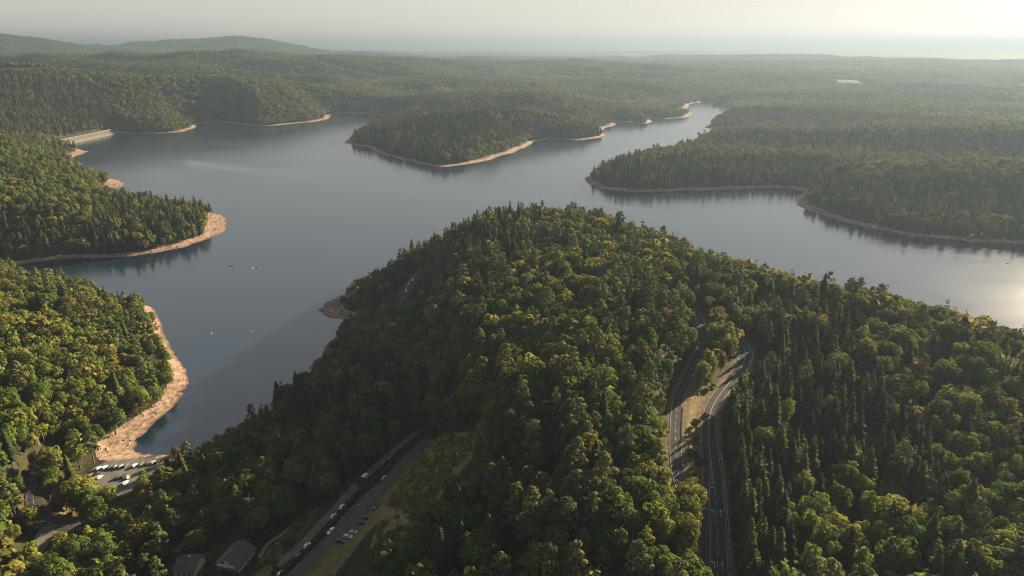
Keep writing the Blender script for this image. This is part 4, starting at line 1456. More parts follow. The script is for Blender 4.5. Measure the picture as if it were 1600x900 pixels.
def build_roads():
    asphalt = mat('asphalt', (0.040, 0.040, 0.042), 0.95, noise=0.3, scale=0.25, spec=0.05, color2=(0.054, 0.052, 0.050))
    worn = mat('worn_asphalt', (0.072, 0.060, 0.056), 0.9, scale=0.2, color2=(0.095, 0.080, 0.072))
    gravel = mat('grey_gravel', (0.125, 0.115, 0.105), 0.95, scale=0.15, color2=(0.085, 0.08, 0.072))
    dirt = mat('pale_dirt', (0.21, 0.165, 0.115), 0.95, scale=0.25, color2=(0.14, 0.11, 0.075))
    dark = mat('forest_track_dirt', (0.06, 0.05, 0.038), 0.95, scale=0.2, color2=(0.09, 0.075, 0.055))
    paint = mat('road_paint', (0.40, 0.40, 0.39), 0.7, scale=0.9, color2=(0.20, 0.20, 0.20))
    out = {}
    for key, nm, m, lab, dz in (('branch', 'road', asphalt, 'narrow dark road climbing left of the fork behind the strip of trees', 0.0),
                            ('main', 'road', asphalt, 'dark main road with white arrows and a hatched turning lane', 0.012),
                            ('valley', 'road', worn, 'brownish shaded valley road with parked cars at its edge', 0.0),
                            ('lane', 'lane', gravel, 'grey gravel lane beside the hedge above the houses', 0.0),
                            ('apron', 'road', gravel, 'grey side road leaving the hairpin downward', 0.006),
                            ('hairpin', 'road', asphalt, 'dark hairpin road curving around a grassy island', 0.012),
                            ('access', 'lane', dirt, 'pale dirt drive into the lakeside car park', 0.018),
                            ('hill_track', 'road', asphalt, 'short stretch of shaded road on the headland flank', 0.0),
                            ('garden_path', 'path', dirt, 'pale garden path climbing past the gabled house', 0.0),
                            ('forest_track', 'track', dark, 'dim earth track running through the wood behind the houses', 0.0)):
        o = obj(nm, strip_mesh(nm, ROADS[key], m, dz))
        out[key] = tag(o, lab, nm, kind='structure')
    # car park: gravel laid on the levelled ground
    ctr = np.mean(PARK, 0)
    me = new_mesh('car_park', [(p[0], p[1], PARK_Z + 0.05) for p in PARK], [tuple(range(len(PARK)))[::-1]], [gravel])
    bm = bmesh.new(); bm.from_mesh(me); bmesh.ops.triangulate(bm, faces=bm.faces[:])
    for f in bm.faces:
        if f.normal.z < 0: f.normal_flip()
    bm.to_mesh(me); bm.free()
    tag(obj('car_park', me), 'grey gravel car park at the tip of the lake', 'car park', kind='structure')

    # main road: lane line, hatched taper, dashes, edge lines, arrows
    M = out['main']
    sy = lambda py: run_at('main', py)
    A, T, Nn, S = frames(ROADS['main'])
    end = S[-1] - 4
    line('lane_line', 'main', [(1, -1.5), (sy(772), -1.5), (sy(716), -0.35), (sy(640), 0), (end, 0)], 0.2, M, paint)
    line('hatch_edge', 'main', [(sy(772), 0.95), (sy(716), -0.12)], 0.18, M, paint)
    for k in range(7):
        t = (k + 0.5) / 7.3
        s = sy(768) + (sy(718) - sy(768)) * t
        w = 2.3 * (1 - t) + 0.3
        road_poly('hatch_bar', 'main', s, -1.45 + 1.1 * t, [(0, -0.9), (0, -0.35), (w, 0.9), (w, 0.35)], M, paint)
    s = 2.0
    while s < sy(774):
        line('road_dash', 'main', [(s, 1.2), (s + 3.0, 1.2)], 0.2, M, paint); s += 6.2
    s = sy(716)
    for side in (-1, 1):
        a = sy(790) if side < 0 else 1
        hw = lambda q: np.interp(q, S, [p[3] for p in ROADS['main']]) / 2 - 0.3
        q = np.linspace(a, end, 24)
        line('edge_line', 'main', [(float(v), float(side * hw(v))) for v in q], 0.16, M, paint)
    straight = [(-0.16, -2.4), (0.16, -2.4), (0.16, 0.7), (0.55, 0.7), (0, 2.4), (-0.55, 0.7), (-0.16, 0.7)]
    left = [(0.15, -2.4), (0.45, -2.4), (0.45, 0.9), (-0.35, 1.25), (-0.35, 1.75), (-1.05, 1.0), (-0.35, 0.1), (-0.35, 0.6), (0.15, 0.45)]
    for py in (803, 883):
        road_poly('turn_arrow', 'main', sy(py), -0.15, left, M, paint)
        road_poly('straight_arrow', 'main', sy(py), 2.9, straight, M, paint)
    B = out['branch']
    SB = frames(ROADS['branch'])[3][-1]
    s = 12.0
    while s < SB - 6:
        line('road_dash', 'branch', [(s, 0), (s + 3, 0)], 0.18, B, paint); s += 7
    line('edge_line', 'branch', [(10, 2.7), (SB - 3, 2.55)], 0.16, B, paint)
    line('edge_line', 'branch', [(10, -2.7), (SB - 3, -2.55)], 0.16, B, paint)
    line('give_way_line', 'branch', [(3.0, -2.6), (3.0, -0.2)], 0.4, B, paint) if False else road_poly('give_way_line', 'branch', 4.0, 0, [(-2.7, 0), (0.2, 0), (0.2, 0.5), (-2.7, 0.5)], B, paint)
    road_poly('give_way_line', 'branch', 4.0, 0.35, [(0, 0), (0.25, 0), (0.25, 5), (0, 5)], B, paint)
    Vy = out['valley']
    SV = frames(ROADS['valley'])[3][-1]
    s = run_at('valley', 845)
    while s < run_at('valley', 755):
        line('bay_line', 'valley', [(s, 0.6), (s + 1.1, 0.6)], 0.14, Vy, paint)
        s += 5.2
    H = out['hairpin']
    SH = frames(ROADS['hairpin'])[3][-1]
    line('lane_line', 'hairpin', [(30, 0.2), (SH * 0.8, 0.2)], 0.18, H, paint)
    line('edge_line', 'hairpin', [(22, 3.2), (SH * 0.72, 3.2)], 0.16, H, paint)

def guard_rail(key, py0, py1, off, label, gap=0.0):
    steel = mat('galvanised_steel', (0.55, 0.56, 0.57), 0.45, 0.6)
    s0, s1 = sorted((run_at(key, py0), run_at(key, py1)))
    n = max(3, int((s1 - s0) / 3))
    S = frames(ROADS[key])[3]
    hw = lambda s: np.interp(s, S, [p[3] for p in ROADS[key]]) / 2
    p0 = road_point(key, s0, off * (hw(s0) + 0.7), 0)
    t = thing('guard_rail', label, 'guard rail', p0)
    V, F = [], []
    prof = [(0, 0.45), (0.06, 0.53), (0, 0.60), (0.06, 0.68), (0, 0.76), (-0.03, 0.76), (-0.03, 0.45)]
    for i in range(n + 1):
        s = s0 + (s1 - s0) * i / n
        for a, h in prof:
            q = road_point(key, s, off * (hw(s) + 0.7 - a), h)
            V.append(np.array(q) - np.array(p0))
    k = len(prof)
    for i in range(n):
        for j in range(k):
            F.append((i * k + j, i * k + (j + 1) % k, (i + 1) * k + (j + 1) % k, (i + 1) * k + j))
    obj('rail', new_mesh('rail', V, F, [steel]), t)
    mb = MB(); mb.box((0, 0, 0.2), (0.1, 0.12, 1.0))
    pm = mb.mesh('rail_post', [steel])
    for i in range(0, n + 1):
        s = s0 + (s1 - s0) * i / n
        q = np.array(road_point(key, s, off * (hw(s) + 0.85), 0.0)) - np.array(p0)
        obj('post', pm, t, tuple(q))

def road_sign(px, py, z, shape, label, face, h=2.6, size=1.0):
    p = on_ground(px, py, z)
    t = thing('road_sign', label, 'sign', p, 0.0)
    steel = mat('galvanised_steel', (0.55, 0.56, 0.57), 0.45, 0.6)
    mb = MB(); mb.tube((0, 0, -0.3), (0, 0, h), 0.05, 0.05, 6); mb.build('post', steel, t)
    mb = MB()
    if shape == 'triangle':
        pts = [(-0.55 * size, h - 0.2), (0.55 * size, h - 0.2), (0, h + 0.8 * size)]
    elif shape == 'disc':
        pts = [(0.6 * size * math.cos(i * math.pi / 8), h + 0.4 * size * 0 + 0.3 + 0.6 * size * math.sin(i * math.pi / 8)) for i in range(16)]
    else:
        pts = [(-0.9 * size, h - 0.7 * size), (0.9 * size, h - 0.7 * size), (0.9 * size, h + 0.4 * size), (-0.9 * size, h + 0.4 * size)]
    n = len(pts)
    f = [(x, -0.07, zz) for x, zz in pts]; b = [(x, -0.11, zz) for x, zz in pts]
    mb.poly(b); mb.poly(f[::-1])
    for i in range(n):
        mb.poly([b[i], f[i], f[(i + 1) % n], b[(i + 1) % n]])
    mb.build('sign_panel', face, t)
    return t

# ================================================================== dam
def dam():
    A, B = np.array(DAM_A), np.array(DAM_B)
    dvec = (B - A)[:2]; L = np.linalg.norm(dvec); u = dvec / L
    w = np.array([u[1], -u[0]])                               # towards the lake
    if w @ (unproject(250, 240, 0)[:2] - A[:2]) < 0: w = -w
    t = thing('dam', 'long pale stone faced embankment dam closing the left end of the lake', 'dam', (A[0], A[1], 0))
    def P(s, off, z): return (u[0] * s + w[0] * off, u[1] * s + w[1] * off, z)
    facing = mat('dam_stone', (0.10, 0.088, 0.08), 0.9, scale=0.12, color2=(0.075, 0.068, 0.064))
    berm = mat('dam_berm_stone', (0.15, 0.13, 0.112), 0.9, scale=0.15, color2=(0.11, 0.097, 0.086))
    conc = mat('pale_concrete', (0.17, 0.16, 0.15), 0.85, noise=0.2, scale=0.3)
    grass = mat('dam_grass', (0.05, 0.06, 0.025), 0.95, noise=0.4, scale=0.1)
    n = 24
    def sweep(name, prof, m):
        V, F = [], []
        k = len(prof)
        for i in range(n + 1):
            for o_, z in prof: V.append(P(L * i / n, o_, z))
        for i in range(n):
            for j in range(k):
                F.append((i * k + j, i * k + (j + 1) % k, (i + 1) * k + (j + 1) % k, (i + 1) * k + j))
        F.append(tuple(range(k - 1, -1, -1))); F.append(tuple(n * k + j for j in range(k)))
        me = new_mesh(name, V, F, [m])
        bm = bmesh.new(); bm.from_mesh(me); bmesh.ops.recalc_face_normals(bm, faces=bm.faces[:]); bm.to_mesh(me); bm.free()
        return obj(name, me, t)
    sweep('stone_facing', [(-3.5, 10.8), (3.5, 10.8), (17, 4.2), (17, -4), (-3.5, -4)], facing)
    sweep('grass_slope', [(-3.6, 10.7), (-3.6, -4), (-30, -4), (-30, 0)], grass)
    sweep('stone_berm', [(17.05, 4.1), (19, 4.0), (29, -1.2), (29, -4), (17.05, -4)], berm)
    sweep('crest_road', [(-3.2, 10.85), (2.6, 10.85), (2.6, 10.95), (-3.2, 10.95)], mat('asphalt', (0.046, 0.046, 0.048)))
    sweep('parapet', [(2.75, 10.85), (3.35, 10.85), (3.35, 12.1), (2.75, 12.1)], conc)
    mb = MB(); mb.box((0, 0, 2.0), (5, 5, 4.0), 0); mb.box((0, 0, 4.15), (5.6, 5.6, 0.3), 0)
    mb.build('valve_house', conc, t, P(L * 0.985, 0, 10.9))

# ================================================================== houses
def house(name, label, c, z, rot, L, W, eave, ridge, wall_m, roof_m, gable_m=None, skylights=(), chimney=None, band=False, over=0.6, vents=()):
    t = thing(name, label, 'house', (c[0], c[1], z), rot)
    lx, wy = L / 2, W / 2
    mb = MB()
    prof = [(-wy, -1.0), (wy, -1.0), (wy, eave), (0, ridge), (-wy, eave)]
    a = [(-lx, y, h) for y, h in prof]; b = [(lx, y, h) for y, h in prof]
    mb.poly(a[::-1]); mb.poly(b)
    for i in (1, 4): mb.poly([a[i], b[i], b[(i + 1) % 5], a[(i + 1) % 5]][::-1] if i == 4 else [a[i], b[i], b[(i + 1) % 5], a[(i + 1) % 5]])
    mb.build('wall', wall_m, t)
    sl = (ridge - eave) / wy
    rf = None
    for side in (-1, 1):
        y0, z0 = 0, ridge + 0.10
        y1, z1 = side * (wy + over), eave - sl * over + 0.10
        V = [(-lx - over, y0, z0), (lx + over, y0, z0), (lx + over, y1, z1), (-lx - over, y1, z1)]
        top = [(x, y, h + 0.22) for x, y, h in V]
        m_ = MB()
        m_.poly(top if side < 0 else top[::-1]); m_.poly(V[::-1] if side < 0 else V)
        for i in range(4):
            j = (i + 1) % 4
            q = [V[i], V[j], top[j], top[i]]
            m_.poly(q if side < 0 else q[::-1])
        me = m_.mesh('roof', [roof_m])
        bm = bmesh.new(); bm.from_mesh(me); bmesh.ops.recalc_face_normals(bm, faces=bm.faces[:]); bm.to_mesh(me); bm.free()
        r_ = obj('roof', me, t)
        rf = rf or r_
    mb = MB(); mb.box((0, 0, ridge + 0.37), (L + 2 * over, 0.35, 0.16)); mb.build('ridge_cap', mat('ridge_tile', (0.06, 0.05, 0.045), 0.8), rf)
    # courses of tiles: thin battens of slate standing a little proud of each slope
    for side in (-1, 1):
        for k in range(1, 9):
            y = side * (wy + over) * k / 9
            zz = ridge + 0.34 - sl * abs(y)
            mb = MB(); mb.box((0, y, zz), (L + 2 * over - 0.02, 0.09, 0.07), rot=None)
            mb.build('tile_course', roof_m, rf)
    glass = mat('window_glass', (0.03, 0.035, 0.04), 0.06, spec=0.6)
    frame = mat('white_frame', (0.75, 0.74, 0.72), 0.5)
    sky_m = mat('skylight_glass', (0.75, 0.80, 0.85), 0.08, 0.85)
    ang = math.atan(sl)
    for side, x, f, sx, sy in skylights:
        y = side * wy * f
        q = Matrix.Rotation(-side * ang, 3, 'X')
        zz = ridge - sl * abs(y) + 0.34
        mb = MB(); mb.box((x, y, zz), (sx + 0.2, sy + 0.2, 0.12), rot=q)
        fo = mb.build('skylight', frame, t)
        mb = MB(); mb.box((x, y, zz + 0.06), (sx, sy, 0.08), rot=q); mb.build('pane', sky_m, fo)
    for side, x, f in vents:
        y = side * wy * f
        mb = MB(); mb.tube((x, y, ridge - sl * abs(y)), (x, y, ridge - sl * abs(y) + 0.9), 0.28, 0.28, 10); mb.build('roof_vent', mat('vent_grey', (0.3, 0.3, 0.3), 0.6), t)
    if chimney:
        x, y = chimney
        mb = MB(); mb.box((x, y, ridge - 0.2), (0.8, 0.8, 2.6)); mb.box((x, y, ridge + 1.2), (1.0, 1.0, 0.2)); mb.build('chimney', mat('chimney_render', (0.42, 0.36, 0.32), 0.9), t)
    def window(face, along, zc, w, h):
        x = (-lx - 0.03) if face == 'gable' else along
        y = along if face == 'gable' else (wy + 0.03) * face
        s = (0.12, w, h) if face == 'gable' else (w, 0.12, h)
        mb = MB(); mb.box((x, y, zc), s); fo = mb.build('window', frame, t)
        mb = MB(); s2 = (0.16, w - 0.24, h - 0.24) if face == 'gable' else (w - 0.24, 0.16, h - 0.24)
        mb.box((x, y, zc), s2); mb.build('pane', glass, fo)
    if band:
        mb = MB(); mb.box((-lx - 0.45, 0, eave - 0.1), (0.8, W * 0.72, 0.25)); mb.box((-lx - 0.82, 0, eave + 0.45), (0.1, W * 0.72, 0.9)); mb.build('balcony', frame, t)
        mb = MB(); mb.box((-lx - 0.05, 0, 0.4), (0.1, W - 0.4, 2.4)); mb.build('brick_base', mat('red_brick', (0.34, 0.17, 0.10), 0.9, noise=0.3, scale=2.0), t)
        window('gable', -W * 0.22, eave + 1.0, 1.2, 1.2); window('gable', W * 0.18, eave + 1.0, 1.6, 1.3)
        window('gable', -W * 0.2, 1.0, 1.4, 1.2)
        mb = MB(); mb.box((-lx - 0.12, W * 0.22, 0.55), (0.1, 1.1, 2.1)); mb.build('door', mat('door_wood', (0.12, 0.07, 0.04), 0.6), t)
    for k in (-0.3, 0.02, 0.3):
        for side in (-1, 1):
            window(side, L * k, eave * 0.55, 1.3, 1.2)
    return t

def build_houses():
    roof1 = mat('dark_tile', (0.115, 0.098, 0.088), 0.85, scale=1.2, color2=(0.080, 0.070, 0.064))
    roof2 = mat('brown_tile', (0.080, 0.070, 0.062), 0.85, scale=1.2, color2=(0.11, 0.097, 0.088))
    cream = mat('cream_render', (0.62, 0.52, 0.43), 0.9, noise=0.12, scale=0.8)
    a, b = unproject(352, 874, 29), unproject(380, 843, 29)
    c = (a + b) / 2; d = (b - a)[:2]
    L = np.linalg.norm(d)
    house('house', 'cream gabled house with a dark tiled roof and two bright skylights', c, 22.0, math.atan2(d[1], d[0]), L - 0.8, 11.5, 3.3, 6.9, cream, roof1,
          skylights=((1, -L * 0.24, 0.62, 1.0, 1.3), (1, -L * 0.02, 0.62, 1.0, 1.3), (1, L * 0.14, 0.6, 0.6, 0.7)), band=True, vents=((-1, 1.5, 0.5),), over=0.9)
    a, b = unproject(277, 872, 26), unproject(311, 873, 26)
    c = (a + b) / 2; d = (b - a)[:2]
    L = np.linalg.norm(d)
    t = house('house', 'dark roofed house at the bottom edge left of the gabled one', c, 19.5, math.atan2(d[1], d[0]), L - 1.0, 11.0, 3.6, 6.3, cream, roof2,
              chimney=(L * 0.05, 0.6), vents=((-1, -L * 0.25, 0.45), (-1, L * 0.22, 0.45)))
    # far roofs showing between the trees of the right bank
    for px, py, z, lab in ((1463, 253, 30, 'distant white roofed house among the trees high on the right bank'), (1360, 276, 12, 'distant low white roofed shed near the shore wood on the right bank')):
        p = unproject(px, py, z + 16)
        white = mat('white_metal_roof', (0.8, 0.8, 0.8), 0.35, 0.1)
        h = gz(p[0], p[1])
        house('house' if z == 30 else 'shed', lab, p, h, R(20), 7.5, 4.5, 13.4, 14.4, mat('brown_boards', (0.10, 0.08, 0.06), 0.9), white)['category'] = 'house' if z == 30 else 'shed'

# ================================================================== vehicles
def paint_mat(rgb):
    n = 'paint_%02d_%02d_%02d' % tuple(int(c * 99) for c in rgb)
    if n in MATS: return MATS[n]
    m = mat(n, rgb, 0.28, 0.0, spec=0.55)
    m.node_tree.nodes['Principled BSDF'].inputs['Coat Weight'].default_value = 0.6
    m.node_tree.nodes['Principled BSDF'].inputs['Coat Roughness'].default_value = 0.08
    return m

CAR_SECT = {   # x, sill, belt, roof, half width at belt, half width at roof
    'hatchback': [(2.02, 0.32, 0.60, 0.62, 0.66, 0.60), (1.75, 0.22, 0.72, 0.78, 0.82, 0.72), (0.95, 0.20, 0.88, 0.97, 0.86, 0.74), (0.15, 0.20, 0.92, 1.44, 0.87, 0.62), (-0.85, 0.20, 0.94, 1.48, 0.87, 0.63),
                  (-1.55, 0.21, 0.94, 1.36, 0.86, 0.60), (-1.95, 0.26, 0.90, 0.97, 0.80, 0.68), (-2.04, 0.36, 0.70, 0.74, 0.72, 0.64)],
    'estate': [(2.30, 0.32, 0.60, 0.62, 0.68, 0.62), (2.0, 0.22, 0.72, 0.78, 0.84, 0.74), (1.1, 0.20, 0.88, 0.97, 0.88, 0.76), (0.3, 0.20, 0.92, 1.43, 0.89, 0.64), (-0.9, 0.20, 0.95, 1.47, 0.89, 0.65),
               (-1.9, 0.21, 0.96, 1.40, 0.88, 0.63), (-2.25, 0.26, 0.92, 1.0, 0.82, 0.70), (-2.34, 0.36, 0.70, 0.74, 0.74, 0.66)],
    'van': [(2.75, 0.34, 0.80, 0.84, 0.80, 0.74), (2.45, 0.24, 1.02, 1.12, 0.95, 0.85), (1.85, 0.22, 1.18, 1.42, 0.98, 0.86), (1.15, 0.22, 1.22, 2.22, 0.99, 0.86), (0.0, 0.22, 1.24, 2.32, 0.99, 0.88),
            (-1.9, 0.22, 1.24, 2.32, 0.99, 0.88), (-2.72, 0.24, 1.22, 2.26, 0.98, 0.86), (-2.80, 0.40, 1.0, 2.1, 0.94, 0.84)],
}
_car_cache = {}
def car_meshes(kind):
    if kind in _car_cache: return _car_cache[kind]
    S = CAR_SECT[kind]
    V, F = [], []
    for x, s, b, rf, wb, wr in S:
        V += [(x, -wb * 0.93, s), (x, -wb, (s + b) / 2), (x, -wb * 0.97, b), (x, -wr, rf), (x, wr, rf), (x, wb * 0.97, b), (x, wb, (s + b) / 2), (x, wb * 0.93, s)]
    for i in range(len(S) - 1):
        for j in range(8):
            k = (j + 1) % 8
            F.append((i * 8 + j, i * 8 + k, (i + 1) * 8 + k, (i + 1) * 8 + j))
    n = (len(S) - 1) * 8
    F.append(tuple(range(8))[::-1]); F.append(tuple(n + j for j in range(8)))
    me = bpy.data.meshes.new('car_body')
    me.from_pydata(V, [], F); me.update()
    bm = bmesh.new(); bm.from_mesh(me)
    bmesh.ops.recalc_face_normals(bm, faces=bm.faces[:])
    bm.to_mesh(me); bm.free()
    def quad(pts, name, push):
        c = np.array(pts, float)
        nn = np.cross(c[1] - c[0], c[2] - c[0]); nn /= np.linalg.norm(nn)
        out_dir = c.mean(0) - np.array([0, 0, 0.7])
        if nn @ out_dir < 0: nn = -nn; c = c[::-1]
        a, b = c + nn * push, c - nn * 0.02
        m = len(c)
        mb = MB(); mb.poly(a); mb.poly(b[::-1])
        for i in range(m): mb.poly([b[i], b[(i + 1) % m], a[(i + 1) % m], a[i]])
        return mb.mesh(name, [mat('window_glass', (0.03, 0.035, 0.04), 0.06, spec=0.6)])
    def edge(i, side, t):   # point between belt and roof
        x, s, b, rf, wb, wr = S[i]
        return np.array([x, side * (wb * 0.97 * (1 - t) + wr * t), b * (1 - t) + rf * t])
    def lerp(p, q, t): return p * (1 - t) + q * t
    fr = [lerp(edge(2, -1, 1), edge(3, -1, 1), 0.06), lerp(edge(2, 1, 1), edge(3, 1, 1), 0.06), lerp(edge(2, 1, 1), edge(3, 1, 1), 0.92), lerp(edge(2, -1, 1), edge(3, -1, 1), 0.92)]
    for p in fr: p[1] *= 0.93
    k = len(S) - 3
    bk = [lerp(edge(k, -1, 1), edge(k + 1, -1, 1), 0.12), lerp(edge(k, 1, 1), edge(k + 1, 1, 1), 0.12), lerp(edge(k, 1, 1), edge(k + 1, 1, 1), 0.85), lerp(edge(k, -1, 1), edge(k + 1, -1, 1), 0.85)]
    for p in bk: p[1] *= 0.9
    parts = [('windscreen', quad(fr, 'windscreen', 0.02), None)]
    if kind != 'van': parts.append(('rear_window', quad(bk, 'rear_window', 0.02), None))
    for side in (-1, 1):
        if kind == 'van':
            sw = [edge(2, side, 0.5) * 0.5 + edge(3, side, 0.15) * 0.5, edge(3, side, 0.12), edge(3, side, 0.8), lerp(edge(2, side, 0.9), edge(3, side, 0.9), 0.5)]
            parts.append(('side_window', quad(sw, 'side_window', 0.03), None))
        else:
            sw = [lerp(edge(2, side, 0.9), edge(3, side, 0.12), 0.55), edge(3, side, 0.10), edge(4, side, 0.10), edge(4, side, 0.86), edge(3, side, 0.84)]
            parts.append(('side_window', quad(sw, 'side_window', 0.025), None))
            sw = [lerp(edge(4, side, 0.1), edge(5, side, 0.1), 0.08), lerp(edge(4, side, 0.12), edge(5, side, 0.14), 0.9), lerp(edge(4, side, 0.84), edge(5, side, 0.78), 0.85), lerp(edge(4, side, 0.86), edge(5, side, 0.86), 0.08)]
            parts.append(('side_window', quad(sw, 'side_window', 0.025), None))
    wheel = MB(); rw = 0.34 if kind == 'van' else 0.31
    wheel.tube((0, -0.11, 0), (0, 0.11, 0), rw, rw, 12)
    wm = wheel.mesh('tyre', [mat('tyre_rubber', (0.02, 0.02, 0.02), 0.9)], True)
    rim = MB(); rim.tube((0, -0.12, 0), (0, 0.12, 0), rw * 0.62, rw * 0.62, 10)
    rmm = rim.mesh('rim', [mat('wheel_rim', (0.35, 0.36, 0.37), 0.35, 0.8)])
    x0, x1 = S[1][0] - 0.45, S[-2][0] + 0.55
    wheels = [((x, side * (S[3][4] - 0.10), rw)) for x in (x0, x1) for side in (-1, 1)]
    hl = MB(); hl.box((0, 0, 0), (0.22, 0.34, 0.14)); hlm = hl.mesh('headlight', [mat('headlight_glass', (0.75, 0.77, 0.8), 0.15, spec=0.7)])
    tl = MB(); tl.box((0, 0, 0), (0.16, 0.26, 0.22)); tlm = tl.mesh('tail_light', [mat('tail_light_red', (0.35, 0.02, 0.015), 0.3)])
    hpos = [(S[0][0] - 0.18, side * 0.5, S[0][2] + 0.03) for side in (-1, 1)]
    tpos = [(S[-1][0] + 0.05, side * 0.62, S[-1][2] + 0.06) for side in (-1, 1)]
    _car_cache[kind] = (me, parts, wm, rmm, wheels, hlm, hpos, tlm, tpos)
    return _car_cache[kind]

def make_car(kind, rgb, label, p, heading, group, name='car', cat='car'):
    body, parts, wm, rmm, wheels, hlm, hpos, tlm, tpos = car_meshes(kind)
    t = thing(name, label, cat, p, heading, group)
    key = (kind, tuple(rgb))
    if key not in _car_cache:
        b = body.copy(); b.materials.clear(); b.materials.append(paint_mat(rgb)); _car_cache[key] = b
    obj('body', _car_cache[key], t)
    for nm, me, _ in parts: obj(nm, me, t)
    for q in wheels:
        w = obj('wheel', wm, t, q); obj('rim', rmm, w)
    for q in hpos: obj('headlight', hlm, t, q)
    for q in tpos: obj('tail_light', tlm, t, q)
    return t

WHITE, SILVER, GREY, BLACK = (0.78, 0.78, 0.77), (0.42, 0.44, 0.46), (0.12, 0.125, 0.13), (0.02, 0.02, 0.022)
TEAL, NAVY, OLIVE, GREEN, MAROON, YELLOW, PALEBLUE, CHAR = (0.03, 0.07, 0.085), (0.02, 0.03, 0.07), (0.10, 0.10, 0.05), (0.02, 0.06, 0.04), (0.09, 0.05, 0.06), (0.62, 0.32, 0.03), (0.50, 0.58, 0.63), (0.045, 0.045, 0.05)

def heading_px(px, py, dx, dy, z):
    a, b = unproject(px, py, z), unproject(px + dx, py + dy, z)
    return math.atan2(b[1] - a[1], b[0] - a[0])

